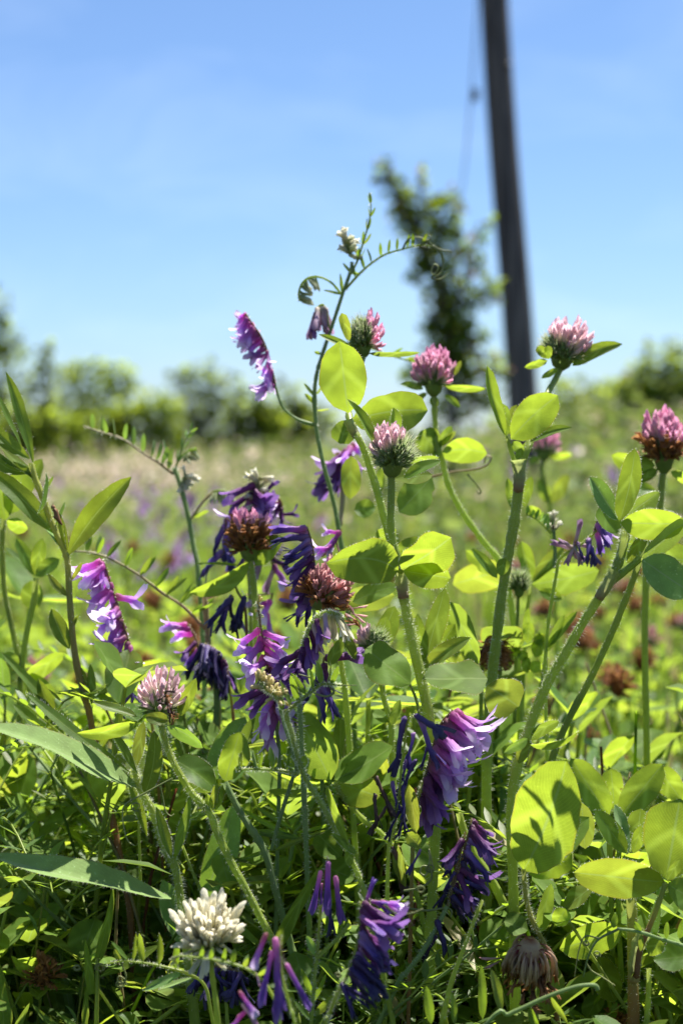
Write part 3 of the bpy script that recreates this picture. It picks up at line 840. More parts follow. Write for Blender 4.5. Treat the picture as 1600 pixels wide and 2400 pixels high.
    # bracts of the sharp head
    p.leaf((888, 1060), (814, 935), 40, d=.90, mat='leaf_dull', fold=.5, roll=50, arch=.03, fringe=50, name='bract', kind='point')
    p.leaf((925, 1020, .93), (922, 955, .93), 36, mat='leaf_dull', fold=.55, roll=35, fringe=40, name='bract', kind='point')
    p.leaf((945, 1120), (1033, 1080), 36, d=.885, fold=.3, roll=-40, arch=.04, fringe=30, name='bract', kind='point')
    p.leaf((960, 1085, .91), (1028, 1072, .90), 34, mat='leaf_dull', fold=.4, roll=25, fringe=30, name='bract', kind='point')
    p.leaf((925, 1122, .92), (1012, 1112, .95), 42, mat='leaf_dull', fold=.2, roll=-20, name='bract', kind='point')
    # bracts of the upper green head
    p.leaf((818, 800, .985), (800, 733, .98), 26, fold=.25, roll=15, name='bract', kind='round')
    p.leaf((838, 825, .99), (746, 783, .99), 24, fold=.4, roll=35, name='bract', kind='point')
    p.leaf((862, 828, .99), (985, 826, .99), 22, fold=.5, roll=45, name='bract', kind='point', mat='leaf_dull')
    # leaf at the upper node
    p.leaf((816, 968), (795, 799), 114, d=.925, dz=-.005, fold=.18, roll=-10, kind='clover', fringe=20, wave=.04)
    p.leaf((822, 985), (1001, 962), 104, d=.935, dz=.03, fold=.2, roll=16, kind='clover', arch=.04, sway=.05, bite=(.85, -1, .1, .3))
    p.leaf((816, 984), (796, 1040), 58, d=.93, fold=.25, roll=10, kind='round', mat='leaf_dull')
    p.leaf((830, 975), (905, 925), 40, d=.96, fold=.2, roll=50, kind='clover', mat='leaf_dull')
    # big leaf at the lower node
    p.leaf((932, 1336), (765, 1320), 118, d=.895, dz=-.02, fold=.28, roll=-20, sway=-.13, arch=.05, fringe=30, wave=.08)
    p.leaf((940, 1334), (1056, 1258), 108, d=.895, dz=-.02, fold=.28, roll=18, sway=-.03, kind='round', fringe=30, wave=.1, bite=(.5, 1, .12, .3))
    p.leaf((944, 1338), (1056, 1355), 66, d=.888, fold=.2, roll=20, kind='round', fringe=30)
    p.leaf((915, 1310), (912, 1232), 70, d=.93, fold=.3, roll=-30, kind='round', bite=(.8, -1, .2, .4))
    p.leaf((925, 1325), (990, 1262), 60, d=.92, fold=.2, roll=-20, kind='clover')
    # lower leaves
    p.leaf((932, 1372), (826, 1412), 50, d=.93, fold=.12, roll=28, mat='leaf_dull', sway=-.04)
    p.leaf((962, 1604), (856, 1520), 130, d=.895, fold=.25, roll=44, kind='round', sway=.05, arch=.06, fringe=40, mat='leaf_dull', cup=-.25)
    p.leaf((990, 1592), (1142, 1590), 150, d=.875, fold=.12, roll=-56, kind='round', fringe=60, mat='leaf_dull', wave=.16, bite=(.88, 1, .08, .35))
    p.leaf((1140, 1606), (1215, 1656), 100, d=.93, fold=.1, roll=10, kind='round', fringe=40, mat='leaf_dull')
    p.leaf((1120, 1558), (1046, 1408), 74, d=.945, fold=.25, roll=-32, kind='round', mat='leaf_dull', sway=-.03)
    p.leaf((986, 1565), (978, 1438), 44, d=.925, fold=.12, roll=8, kind='vetch', bite=(.9, -1, .2, .3), edge=.06)
    p.leaf((992, 1562), (1042, 1378), 54, d=.93, fold=.3, roll=22, kind='clover', mat='leaf_dull', fringe=30)
    p.leaf((994, 1566), (1102, 1494), 46, d=.92, fold=.35, roll=-25, kind='point', arch=.06, fringe=30)
    p.leaf((1000, 1560), (1066, 1462), 46, d=.935, fold=.3, roll=-10, kind='clover')
    p.leaf((1100, 1560), (1012, 1480), 54, d=.95, fold=.25, roll=-10, kind='clover')
    p.stem([(958, 1600), (975, 1640), (985, 1690)], 4, hair=60, name='stem', d=.905)
    # bud head at left of the stem
    p.stem([(868, 1530), (890, 1580), (900, 1640), (915, 1690), (918, 1760), (925, 1900)], 8, r1=6, hair=70, d=.95, name='stem')
    p.head((872, 1535, .93), (.10, -1, -.1), 84, 82, 'half', n=110, pinkdir=(-.8, -.7, -.1), pinkth=.72)
    p.leaf((835, 1545, .93), (780, 1470, .92), 40, fold=.4, roll=40, mat='leaf_dull', kind='point', fringe=30, name='bract')
    p.leaf((880, 1530, .95), (925, 1420, .95), 58, fold=.3, roll=20, mat='leaf_dull', kind='clover', name='bract')
    p.leaf((888, 1525, .94), (905, 1445, .94), 40, fold=.3, roll=-15, mat='leaf_dull', kind='clover', name='bract')
    p.leaf((918, 1690), (872, 1672), 34, d=.95, mat='leaf_dull', kind='round', roll=40)
    p.leaf((918, 1700), (938, 1640), 30, d=.945, mat='leaf_dull', kind='point', roll=-40)
    p.leaf((800, 1495, .91), (770, 1560, .91), 34, mat='leaf_dull', kind='clover', roll=-30)

    p.stem([(940, 1308), (939, 1335), (942, 1372), (945, 1400)], 12.9, r1=16.5, d=.909, mat='stipule', name='stipule', nr=9)
    p.stem([(815, 985), (826, 1005), (836, 1024)], 9, r1=13, d=.921, mat='stipule', name='stipule', nr=9)
    # --- tall clover with the magenta head
    p = Plant('red_clover_plant', 'slim red clover with a fully open magenta head in front of the dark bush', 'clover plant'); p.d = 1.08
    p.stem([(1016, 920), (1017, 953), (1021, 1005), (1027, 1053), (1037, 1085), (1053, 1142), (1085, 1203), (1133, 1270), (1170, 1316), (1195, 1400), (1215, 1600), (1225, 2000)], 9, r1=6.5, hair=50, ground=True)
    p.head((1016, 928), (-.03, -1, -.08), 96, 126, 'pink', n=105, pinkth=-.3)
    p.leaf((1042, 905), (1138, 911), 24, fold=.35, roll=40, name='bract', kind='point'); p.leaf((992, 912), (937, 900), 22, fold=.35, roll=40, name='bract', kind='point', mat='leaf_dull')
    p.leaf((1014, 928), (1020, 955), 24, fold=.3, name='bract', kind='point', mat='leaf_dull'); p.leaf((1040, 925), (1078, 955), 20, fold=.3, roll=-30, name='bract', kind='point')
    p.leaf((1062, 880), (1080, 845), 14, fold=.3, name='bract', kind='point'); p.leaf((1000, 922), (972, 938), 16, name='bract', kind='point', roll=30)
    p.leaf((1031, 1062), (1141, 1064), 66, fold=.2, roll=24, sway=.12, arch=.05); p.leaf((1030, 1060), (984, 1010), 64, fold=.2, roll=-10, mat='leaf_dull', kind='round')
    p.leaf((1030, 1046), (1058, 998), 26, fold=.3, mat='leaf_dull'); p.leaf((1028, 1044), (1068, 1010), 20, fold=.3, mat='leaf_dull', roll=40); p.leaf((1028, 1050), (1005, 1085), 36, fold=.3, roll=30)
    p.leaf((935, 1200, 1.0), (1012, 1118, 1.02), 88, fold=.15, roll=15, mat='leaf_dull', bite=(.75, -1, .12, .35)); p.leaf((1168, 1345), (1090, 1290), 44, fold=.4, roll=-25, kind='clover', bite=(.6, 1, .12, .5))
    p.leaf((820, 1170, 1.05), (822, 1068, 1.05), 52, fold=.2, roll=15); p.leaf((880, 1190, 1.05), (830, 1196, 1.05), 50, fold=.2, roll=25); p.leaf((884, 1160, 1.06), (892, 1095, 1.06), 24, roll=20)
    p.tendril([(1008, 1118), (1060, 1106), (1110, 1100), (1140, 1090), (1150, 1072), (1138, 1070), (1134, 1086)], d=1.1, r=3, mat='stem_dry'); p.tendril([(1095, 1112), (1112, 1130), (1126, 1150), (1122, 1158), (1116, 1150)], d=1.1, r=2.6)

    # --- right hand tall clover with bloom up against the sky
    p = Plant('red_clover_plant', 'tall straight clover whose pale pink head stands against sky beside the pole', 'clover plant'); p.d = .98
    p.stem([(1215, 1092), (1217, 1117), (1207, 1206), (1192, 1295), (1177, 1384), (1167, 1465), (1158, 1540), (1148, 1640), (1140, 1800), (1140, 2100)], 12.5, r1=12, hair=75, hl=.002, ground=True)
    p.stem([(1313, 862, 1.04), (1298, 893, 1.03), (1284, 918, 1.02), (1262, 980, 1.0), (1236, 1051), (1216, 1105)], 8.5, r1=7.5, hair=50)
    p.stem([(1187, 1022), (1195, 1050), (1206, 1085), (1214, 1110)], 7, r1=4.5, hair=50)
    p.head((1312, 866, 1.04), (.14, -1, -.1), 118, 124, 'half', n=150, pinkdir=(.55, -.8, -.1), pinkth=.30)
    p.leaf((1340, 858), (1458, 806), 38, d=1.03, fold=.3, roll=-22, arch=.0, sway=.08, name='bract', kind='point'); p.leaf((1335, 850), (1412, 805), 34, d=1.06, fold=.3, roll=10, name='bract', kind='point', mat='leaf_dull')
    p.leaf((1285, 840), (1258, 812), 24, d=1.02, fold=.3, name='bract', kind='round'); p.leaf((1284, 842), (1284, 810), 20, d=1.018, fold=.3, name='bract', kind='round'); p.leaf((1282, 845), (1228, 861), 22, d=1.02, fold=.3, roll=-20, name='bract', kind='point')
    p.leaf((1306, 865), (1268, 887), 18, d=1.02, fold=.3, roll=25, name='bract', kind='point')
    p.leaf((1183, 1022), (1140, 857), 42, d=.975, fold=.55, roll=35, sway=.05, kind='clover', fringe=20); p.leaf((1186, 1022), (1176, 945), 34, d=.98, fold=.3, roll=20, mat='leaf_dull')
    p.leaf((1192, 1018), (1210, 948), 36, d=.985, fold=.3, roll=-20, mat='leaf_dull'); p.leaf((1196, 1029), (1306, 926), 92, d=.97, fold=.26, roll=12, sway=.03, kind='clover', fringe=20)
    p.leaf((1240, 1036), (1340, 1002), 28, d=.97, fold=.4, roll=-30, sway=.07, kind='point', mat='leaf_dull'); p.leaf((1210, 1078), (1222, 1050), 18, d=.96, mat='leaf_dull'); p.leaf((1222, 1070), (1240, 1030), 30, d=.985, mat='leaf_dull', roll=40); p.leaf((1225, 1062), (1200, 1035), 26, d=.98, mat='leaf_dull')
    p.leaf((1172, 1350), (1182, 1308), 32, d=.965, kind='round', mat='leaf_dull'); p.leaf((1165, 1355), (1105, 1285), 30, d=1.0, fold=.3, roll=30)
    p.stem([(1213, 1078), (1215, 1096), (1216, 1120), (1213, 1150)], 12.8, r1=17, d=.978, mat='stipule', name='stipule', nr=9)
    # the horizontal leaf on the way down, with its bud
    p.leaf((1245, 1370), (1404, 1336), 78, d=1.08, fold=.12, roll=24, sway=-.02, mat='leaf_dull'); p.leaf((1243, 1362), (1220, 1268), 42, d=1.08, fold=.3, roll=15, bite=(.5, 1, .15, .3)); p.leaf((1246, 1362), (1322, 1278), 34, d=1.08, fold=.35, roll=-20)
    p.leaf((1262, 1385), (1316, 1404), 32, d=1.07, roll=-20); p.stem([(1243, 1372), (1235, 1430), (1228, 1530), (1222, 1700)], 5, d=1.08)
    p.head((1215, 1400, 1.07), (.05, -1, -.1), 56, 84, 'calyx', n=60); p.stem([(1214, 1396), (1212, 1450), (1208, 1560), (1205, 1700)], 5, d=1.07)
    p.leaf((1205, 1200), (1188, 1120), 26, d=1.05, roll=15); p.leaf((1228, 1190), (1245, 1115), 24, d=1.05, roll=-15); p.leaf((1196, 1330, 1.1), (1060, 1370, 1.12), 80, fold=.1, roll=-20); p.leaf((1232, 1190), (1268, 1205), 28, d=1.06, roll=20)

    # --- clover at the right edge, sharp leaves
    p = Plant('red_clover_plant', 'hairy arching clover stem with a fan of sharp leaves beside the small purple vetch', 'clover plant'); p.d = .90
    p.stem([(1466, 1240), (1462, 1270), (1448, 1319), (1424, 1368), (1374, 1445), (1322, 1534), (1279, 1608), (1236, 1717), (1210, 1803), (1198, 1895), (1200, 2000), (1205, 2200)], 13, r1=11, hair=110, hl=.0022, ground=True)
    p.stem([(1508, 1300), (1475, 1330), (1428, 1366)], 10, r1=8, hair=60)
    p.leaf((1451, 1222), (1487, 1050), 56, d=.895, fold=.3, roll=-14, sway=-.03, fringe=60, kind='clover'); p.leaf((1448, 1220), (1381, 1117), 52, d=.90, fold=.35, roll=22, fringe=50, kind='clover', mat='leaf_grey')
    p.leaf((1452, 1226), (1606, 1228), 80, d=.885, fold=.26, roll=18, sway=.0, fringe=60, kind='clover'); p.leaf((1451, 1250), (1408, 1180), 74, d=.91, fold=.2, roll=40, sway=.12, mat='leaf_dull', fringe=40, kind='round')
    p.leaf((1456, 1216), (1545, 1152), 56, d=.91, fold=.4, roll=30, mat='leaf_grey', fringe=50, kind='point'); p.leaf((1500, 1190), (1545, 1158), 30, d=.92, fold=.4, roll=10, mat='leaf_dull')
    p.leaf((1505, 1308), (1620, 1210), 60, d=.885, fold=.2, roll=35, mat='leaf_grey', kind='point'); p.leaf((1503, 1312), (1622, 1392), 96, d=.88, fold=.1, roll=-20, mat='leaf_grey', fringe=60, kind='clover', wave=.12); p.leaf((1505, 1310), (1630, 1312), 80, d=.895, fold=.15, roll=5, mat='leaf_dull')
    p.leaf((1468, 1320), (1515, 1240), 38, d=.905, fold=.5, roll=20, fringe=40, kind='point'); p.leaf((1470, 1318), (1490, 1245), 34, d=.91, fold=.3, roll=-20)
    p.stem([(1503, 1290), (1486, 1350), (1460, 1416), (1437, 1473), (1388, 1580), (1328, 1694), (1290, 1790), (1270, 1900)], 9, r1=8, hair=30, d=.96)
    p.leaf((1240, 1745), (1356, 1714), 34, d=.885, fold=.5, roll=55, arch=.1, fringe=40, kind='point'); p.leaf((1238, 1735), (1310, 1690), 34, d=.90, fold=.3, roll=30, mat='leaf_dull', fringe=30, sway=.08)
    p.leaf((1236, 1730), (1180, 1765), 30, d=.885, fold=.4, roll=-30, mat='leaf_grey', kind='point'); p.leaf((1234, 1728), (1215, 1790), 30, d=.895, fold=.3, mat='leaf_dull')

    p.stem([(1440, 1338), (1424, 1366), (1402, 1402)], 11.8, r1=16, d=.899, mat='stipule', name='stipule', nr=9)
    # --- head at right edge
    p = Plant('red_clover_plant', 'clover head at the right edge, pink above and rusty brown below', 'clover plant'); p.d = 1.08
    p.stem([(1553, 1108), (1549, 1140), (1546, 1185), (1530, 1260), (1515, 1340), (1510, 1500), (1515, 1800)], 8, r1=8, ground=True, hair=30)
    p.head((1555, 1108), (.0, -1, -.1), 104, 162, 'brownlow', n=130, pinkth=.25)
    p.leaf((1535, 1092), (1431, 1067), 52, fold=.3, roll=-18, sway=.06, name='bract'); p.leaf((1540, 1100), (1498, 1130), 30, fold=.3, roll=30, name='bract', mat='leaf_dull'); p.leaf((1570, 1105), (1640, 1130), 34, fold=.3, roll=40, name='bract')
    p.leaf((1535, 1150), (1440, 1140), 44, d=1.14, roll=30)

    # --- left grey leafed stem plant, blurred and tall
    p = Plant('leafy_weed', 'tall leafy green weed at the left edge carrying a small brown grasshopper', 'weed'); p.d = .97
    p.stem([(73, 1085), (83, 1122), (105, 1176), (128, 1240), (153, 1295), (160, 1328), (163, 1391), (169, 1471), (179, 1551), (198, 1631), (210, 1672), (223, 1742), (242, 1806), (255, 1879), (271, 1955), (293, 2067), (306, 2147), (315, 2300)], 9, r1=7, hair=40, ground=True, mat='stem_red')
    lv = [((78, 1085), (14, 870), 34, 28, 'leaf_lance', -.02), ((52, 1050), (-12, 915), 22, 55, 'leaf_lance', 0), ((70, 1075), (-30, 985), 40, 20, 'leaf_lance', .06), ((82, 1105), (-20, 1052), 44, 30, 'leaf_lance', .22), ((84, 1118), (0, 1068), 30, 60, 'leaf_dull', .08),
          ((88, 1130), (-5, 1040), 30, 45, 'leaf_dull', 0), ((128, 1250), (-30, 1095), 54, 20, 'leaf_lance', -.02), ((160, 1300), (309, 1117), 62, -12, 'leaf_lance', .04), ((158, 1292), (138, 1200), 18, 10, 'leaf_lance', 0), ((160, 1310), (150, 1225), 14, 60, 'leaf_lance', 0),
          ((100, 1150), (125, 1115), 18, 50, 'leaf_grey', 0), ((163, 1520), (121, 1426), 42, 10, 'leaf_lance', .03), ((168, 1400), (112, 1344), 20, 20, 'leaf_lance', .08), ((168, 1480), (186, 1440), 12, 30, 'leaf_lance', .1), ((168, 1360), (194, 1317), 12, 10, 'leaf_lance', 0),
          ((215, 1650), (212, 1556), 22, 20, 'leaf_dull', 0), ((216, 1648), (262, 1604), 22, 50, 'leaf_dull', .04), ((185, 1560), (208, 1610), 16, 10, 'leaf_lance', 0), ((128, 1235), (152, 1175), 18, 60, 'leaf_grey', 0), ((150, 1290), (108, 1240), 24, 65, 'leaf_grey', 0)]
    for b, t, w, rl, mt, sw in lv:
        p.leaf(b, t, w, kind='lance', roll=rl, mat=mt, sway=sw, fold=.3, fringe=14, edge=.04, nu=11)
    p.leaf((88, 1205), (108, 1108), 24, d=.95, kind='lance', roll=60, mat='leaf_grey', fold=.6, fringe=50, arch=.05, label='curled grey leaf')
    for b, t, w, rl in [((255, 1950), (176, 1893), 22, 55), ((258, 1960), (170, 1910), 16, 40), ((250, 1850), (222, 1800), 18, 20), ((275, 1960), (300, 1890), 18, 10), ((225, 1790), (192, 1740), 18, 30), ((230, 1760), (262, 1700), 18, 10)]:
        p.leaf(b, t, w, d=1.0, kind='lance', roll=rl, mat='leaf_lance')
    # grasshopper sitting on it
    g = Plant('grasshopper', 'tiny brown grasshopper clinging to the tall weed stem', 'insect'); g.d = .962
    mb = MB(); a = [g.pt(q) for q in [(126, 1193), (131, 1199), (134, 1210), (140, 1222), (146, 1230)]]
    w = S(1, .962); g.setbase(a[0])
    tube(mb, spline(a, 4), [5 * w, 6 * w, 6 * w, 4.5 * w, 2 * w], 7); g.part('body', mb, [M['bug']])
    mb = MB(); h = g.pt((126, 1192)); tube(mb, [h, h + D3(-.2, -1, -.1) * w * 5, h + D3(-.4, -1, -.2) * w * 8], [5 * w, 5.5 * w, 3 * w], 7); g.part('head', mb, [M['bug']])
    for sgn in (-1, 1):
        mb = MB(); k = g.pt((136, 1214)) + FWD * (-w * 5 if sgn < 0 else w * 5)
        tube(mb, [k, k + D3(-.8, -.3, sgn * -.2) * w * 12, k + D3(.3, .9, 0) * w * 12], [2.6 * w, 1.8 * w, .9 * w], 5); g.part('leg', mb, [M['bug']])
        mb = MB(); k = g.pt((125, 1186)); tube(mb, [k, k + D3(sgn * .25, -1, -.2) * w * 10], [.7 * w, .4 * w], 4); g.part('antenna', mb, [M['bug']])

    # --- left vetch spike
    p = Plant('vetch_plant', 'vetch with a long lilac flower spike hanging beside the leafy weed stem', 'vetch plant'); p.d = .985
    p.raceme([(238, 1312), (246, 1325), (265, 1385), (287, 1455), (303, 1509), (316, 1560)], n=44, t0=.02, t1=.97, dirA=(-.62, .72), dirB=(-.35, .92), kinds=['vetch_bright', 'vetch_bright', 'vetch', ('vetch', 'vetch_bright'), ('vetch_tube', 'vetch')], L=78, jit=.28, dj=.5, r=3.4)
    p.stem([(316, 1560), (330, 1594), (345, 1650), (360, 1720), (372, 1850), (380, 2000)], 4, r1=3.4, mat='stem_red', ground=True, hair=20)
    p.raceme([(296, 1580), (302, 1606), (308, 1630)], n=4, dirA=(-.1, 1), dirB=(-.05, 1), kinds='indigo_pale', L=60)
    # --- pinnate leaf arching behind it
    p = Plant('vetch_plant', 'vetch whose long feathery leaf arches over the lilac spike to the left', 'vetch plant'); p.d = 1.06
    p.pinnate([(482, 1475), (431, 1423), (383, 1391), (319, 1343), (255, 1308), (207, 1294), (165, 1292)], L=58, w=14, n=9, up=True, side='both', ang=96, t0=.12, t1=.85, r=4.5, roll=20, dz=.25, lscale=(1.15, .8), stem='stem_dry')
    p.tendril([(170, 1293), (188, 1276), (205, 1270), (212, 1262), (203, 1258), (200, 1268)], r=2)
    p.stem([(480, 1400), (486, 1470), (492, 1560), (512, 1650), (508, 1750), (500, 2000)], 7, r1=6.5, mat='stem_dry', ground=True, hair=20)
    # --- young vetch with curled bud clusters
    p = Plant('vetch_plant', 'pale young vetch shoot with a feathery leaf reaching left and curled cream buds', 'vetch plant'); p.d = 1.13
    p.stem([(408, 1095), (411, 1103), (424, 1141), (443, 1218), (453, 1280), (462, 1320), (470, 1400), (478, 1550), (480, 1800)], 6.5, r1=5.5, hair=40, ground=True, mat='stem_blue')
    p.pinnate([(408, 1112), (376, 1087), (335, 1061), (287, 1029), (239, 1013), (196, 999)], L=54, w=13, n=11, up=True, side='left', ang=70, t0=.08, t1=.9, r=4, stem='stem_dry', mat='leaf_grey', roll=30)
    p.pinnate([(408, 1105), (425, 1060), (435, 1030), (447, 1012)], L=34, w=8, n=4, side='both', ang=20, r=3, mat='leaf_grey'); p.leaf((400, 1100), (382, 1028), 9, kind='vetch', mat='leaf_grey', roll=40); p.leaf((404, 1090), (392, 1050), 10, kind='vetch', mat='leaf_grey')
    p.raceme([(430, 1083), (434, 1068), (444, 1056), (460, 1052)], n=10, dirA=(.5, -.2), dirB=(.3, .9), kinds='budgreen', L=30, jit=.12, mat='stem'); p.raceme([(428, 1130), (432, 1118), (440, 1114)], n=12, dirA=(.2, .8), dirB=(.8, .4), kinds='cream', L=26, jit=.4, wscale=1.5, mat='stem')
    p.stem([(500, 1152), (478, 1173), (462, 1195), (446, 1216)], 4, mat='stem_dry', name='flower_stalk', hair=20); p.raceme([(545, 1170), (535, 1155), (516, 1150), (500, 1152)], n=12, dirA=(.1, 1), dirB=(-.2, 1), kinds='budgreen', L=36, jit=.15, mat='stem'); p.leaf((450, 1212), (490, 1196), 14, kind='vetch', roll=40); p.leaf((436, 1150), (448, 1122), 10, kind='vetch')
    p.stem([(482, 1385), (481, 1430), (486, 1460)], 8, mat='stem_dry', d=1.12)

    # --- foreground hairy leaved plant
    p = Plant('leafy_weed', 'hairy weed with two long silvery drooping leaves above the white clover', 'weed'); p.d = .885
    p.stem([(313, 1800), (319, 1818), (335, 1860), (360, 1907), (383, 1980), (411, 2035), (424, 2110), (430, 2140), (438, 2220), (450, 2330)], 13, r1=8, hair=120, hl=.0022, ground=True)
    K = dict(kind='lance', fold=.25, fringe=90, nu=14, hairl=.0014)
    p.leaf((326, 1850), (-24, 1700), 118, d=.885, dz=-.02, roll=60, mat='leaf_grey', arch=.05, sway=.06, **{**K, 'fold': .36}); p.leaf((402, 2104), (-30, 2004), 108, d=.87, dz=-.02, roll=60, mat='leaf_grey', arch=.06, sway=.13, **{**K, 'fold': .36})
    p.leaf((306, 1812), (60, 1622), 34, d=.885, roll=32, mat='leaf_lance', sway=.02, **K); p.leaf((322, 1812), (254, 1698), 26, d=.88, roll=40, mat='leaf_lance', **K)
    p.leaf((340, 1862), (362, 1712), 44, d=.875, roll=8, mat='leaf_lance', sway=-.06, **{**K, 'kind': 'vetch'}); p.leaf((318, 1800), (338, 1690), 34, d=.90, roll=-30, mat='leaf_dull', **K)
    p.leaf((406, 2020), (448, 1858), 30, d=.885, roll=-40, mat='leaf_dull', sway=-.04, **K); p.leaf((402, 2012), (366, 1890), 28, d=.88, roll=25, mat='leaf_lance', **K); p.leaf((318, 1806), (270, 1770), 30, d=.90, roll=30, mat='leaf_lance', **K)
    p.leaf((345, 1960), (300, 1800), 26, d=.93, roll=10, mat='leaf_lance', **K)

    # --- pink clover at left
    p = Plant('red_clover_plant', 'ragged pale pink clover head with a brown eaten centre, left of the dark wilted vetch', 'clover plant'); p.d = .885
    p.stem([(376, 1690), (383, 1717), (392, 1750), (408, 1790), (446, 1854), (468, 1879), (495, 1912), (509, 1952), (541, 2019), (578, 2086), (605, 2140), (640, 2210), (670, 2300)], 9.5, r1=8, hair=90, hl=.002, ground=True)
    p.head((377, 1692), (.0, -1, -.12), 112, 140, 'palepink', n=64, rng=random.Random(5))
    p.raceme([(385, 1620, .86), (395, 1650, .86), (400, 1680, .865)], n=14, dirA=(.2, .6), dirB=(.2, .8), side='fan', kinds=[('withered', 'rust')], L=24, wscale=1.8, jit=.5, name='withered_centre', hair=0)
    p.leaf((322, 1680), (217, 1646), 32, fold=.4, roll=42, name='bract', kind='point', fringe=20); p.leaf((325, 1690), (180, 1718), 40, fold=.4, roll=-25, name='bract', kind='point', sway=.08, d=.875); p.leaf((417, 1680), (460, 1588), 34, fold=.3, roll=20, name='bract', kind='point')
    p.leaf((392, 1702), (476, 1754), 44, fold=.3, roll=40, name='bract', kind='point', sway=.1, mat='leaf_grey'); p.leaf((340, 1680), (395, 1690), 34, d=.865, fold=.3, roll=-15, name='bract', kind='round')
    p.leaf((527, 1832), (562, 1714), 78, d=.89, fold=.4, roll=18, kind='clover', fringe=30); p.leaf((560, 1800), (598, 1682), 44, d=.90, fold=.6, roll=-50, kind='clover', mat='leaf_dull', fringe=20); p.leaf((506, 1853), (408, 1782), 76, d=.895, fold=.2, roll=30, kind='round', fringe=30, sway=-.06)
    p.leaf((490, 1830), (575, 1680), 78, d=.93, fold=.15, roll=15, kind='clover', mat='leaf_grey', fringe=30); p.leaf((505, 1850), (415, 1815), 46, d=.90, roll=-20, mat='leaf_dull')
    for b, t, w, rl in [((492, 1905), (462, 1868), 22, 20), ((495, 1900), (485, 1860), 20, 0), ((500, 1895), (510, 1835), 26, -40), ((490, 1905), (440, 1920), 22, 40), ((505, 1900), (522, 1838), 22, 50)]:
        p.leaf(b, t, w, fold=.4, roll=rl, kind='point', fringe=14)
    # pale standing leaf behind the stems
    p = Plant('leafy_weed', 'broad silvery upright leaf in the sun behind the white clover head', 'weed'); p.d = .95
    p.leaf((478, 2108), (550, 1880), 84, fold=.14, roll=18, mat='leaf_grey', kind='vetch', arch=.05, fringe=40, cup=.2); p.leaf((440, 2230), (380, 2060), 66, d=.95, fold=.15, roll=20, mat='leaf_grey', kind='lance', fringe=30); p.leaf((540, 1960), (585, 1880), 50, d=.96, mat='leaf_dull', fold=.2, roll=30)
    p.stem([(478, 2110), (470, 2200), (465, 2400)], 6, ground=True)
    p.stem([(428, 1982), (450, 2040), (470, 2085), (490, 2130)], 4.5, d=.92, hair=40, label='bare broken twig')

    # --- centre vetch spike, purple
    p = Plant('vetch_plant', 'vetch with a broad two sided violet flower spike right at the centre', 'vetch plant'); p.d = .935
    p.raceme([(606, 1412), (610, 1463), (622, 1528), (631, 1586), (640, 1640), (648, 1690)], n=44, t0=.22, t1=.93, dirA=(-.75, .62), dirB=(-.5, .85), side='both', kinds=['vetch_bright', 'vetch', ('vetch', 'vetch_dark'), ('vetch', 'vetch_dark'), 'vetch'], L=92, jit=.2, dj=.4, r=4, hair=60, lscale=(.8, 1.05))
    p.raceme([(604, 1408), (606, 1425), (609, 1450)], n=10, dirA=(-.2, -.7), dirB=(-.7, .5), side='both', kinds=[('budyellow', 'budgreen')], L=17, jit=.4, r=3.4, hair=120, wscale=1.2)
    p.stem([(648, 1690), (655, 1800), (650, 2000)], 6, ground=True, mat='stem_blue')
    # --- cream arching spike
    p = Plant('vetch_plant', 'vetch with an arched hairy cream flower spike below the faded clover head', 'vetch plant'); p.d = .90
    p.raceme([(802, 1450), (790, 1440), (763, 1435), (737, 1452), (717, 1490), (708, 1530)], n=18, t0=.06, t1=.85, dirA=(.32, .9), dirB=(.12, 1), kinds=['cream', 'cream', ('cream', 'mauve'), ('mauve', 'vetch_dark'), 'vetch_dark'], L=74, jit=.12, dj=.3, r=5.5, hair=200, mat='stem', lscale=(.85, 1.1))
    p.stem([(708, 1530), (702, 1570), (700, 1620), (705, 1700), (712, 1850), (720, 2050)], 7, r1=5.5, mat='stem_blue', hair=90, ground=True)
    p.raceme([(712, 1510), (706, 1540), (704, 1570)], n=6, dirA=(-.45, .9), dirB=(-.3, .95), kinds='vetch_dark', L=90, dj=.4)
    p.raceme([(760, 1540, .93), (752, 1580, .93), (742, 1620, .93)], n=12, dirA=(.25, .95), dirB=(.3, .95), kinds=['vetch_dark', ('indigo', 'indigo_pale'), 'indigo_pale'], L=92, dj=.4, jit=.3)
    # --- hairy yellow bud shoot in front
    p = Plant('vetch_plant', 'front vetch shoot ending in a woolly yellow bud cluster and a feathery leaf', 'vetch plant'); p.d = .855
    p.stem([(669, 1662), (674, 1690), (683, 1716), (692, 1752), (701, 1786), (717, 1826), (755, 1887), (787, 1946), (816, 1999), (850, 2080), (880, 2200)], 7, r1=5.5, hair=110, hl=.0017, ground=True)
    p.stem([(655, 1650), (664, 1690), (680, 1740), (690, 1780), (697, 1812)], 4.5, r1=4, mat='stem_blue', hair=60, d=.86)
    p.raceme([(608, 1598), (622, 1612), (640, 1625), (660, 1642)], n=40, dirA=(-.6, -.8), dirB=(.2, -.9), side='fan', kinds='budyellow', L=27, jit=.55, dj=.6, r=8, wscale=1.25, hair=300, mat='stem')
    p.pinnate([(672, 1668), (700, 1645), (728, 1622), (755, 1604), (775, 1604), (800, 1606)], L=72, w=19, n=7, up=True, side='left', ang=72, t0=.08, t1=.8, r=5, hair=130, dz=.2, fringe=14)
    p.tendril([(772, 1604), (800, 1606), (835, 1606)], r=1.6); p.tendril([(770, 1606), (782, 1622), (765, 1632), (740, 1626), (735, 1620)], r=3.5); p.tendril([(745, 1606), (730, 1590), (700, 1580)], r=2.4)
    p.pinnate([(700, 1814), (660, 1806), (610, 1803), (551, 1804)], L=62, w=15, n=4, up=True, side='both', ang=88, t0=.25, t1=.92, r=5, hair=90, roll=40, dz=.3, fringe=12)
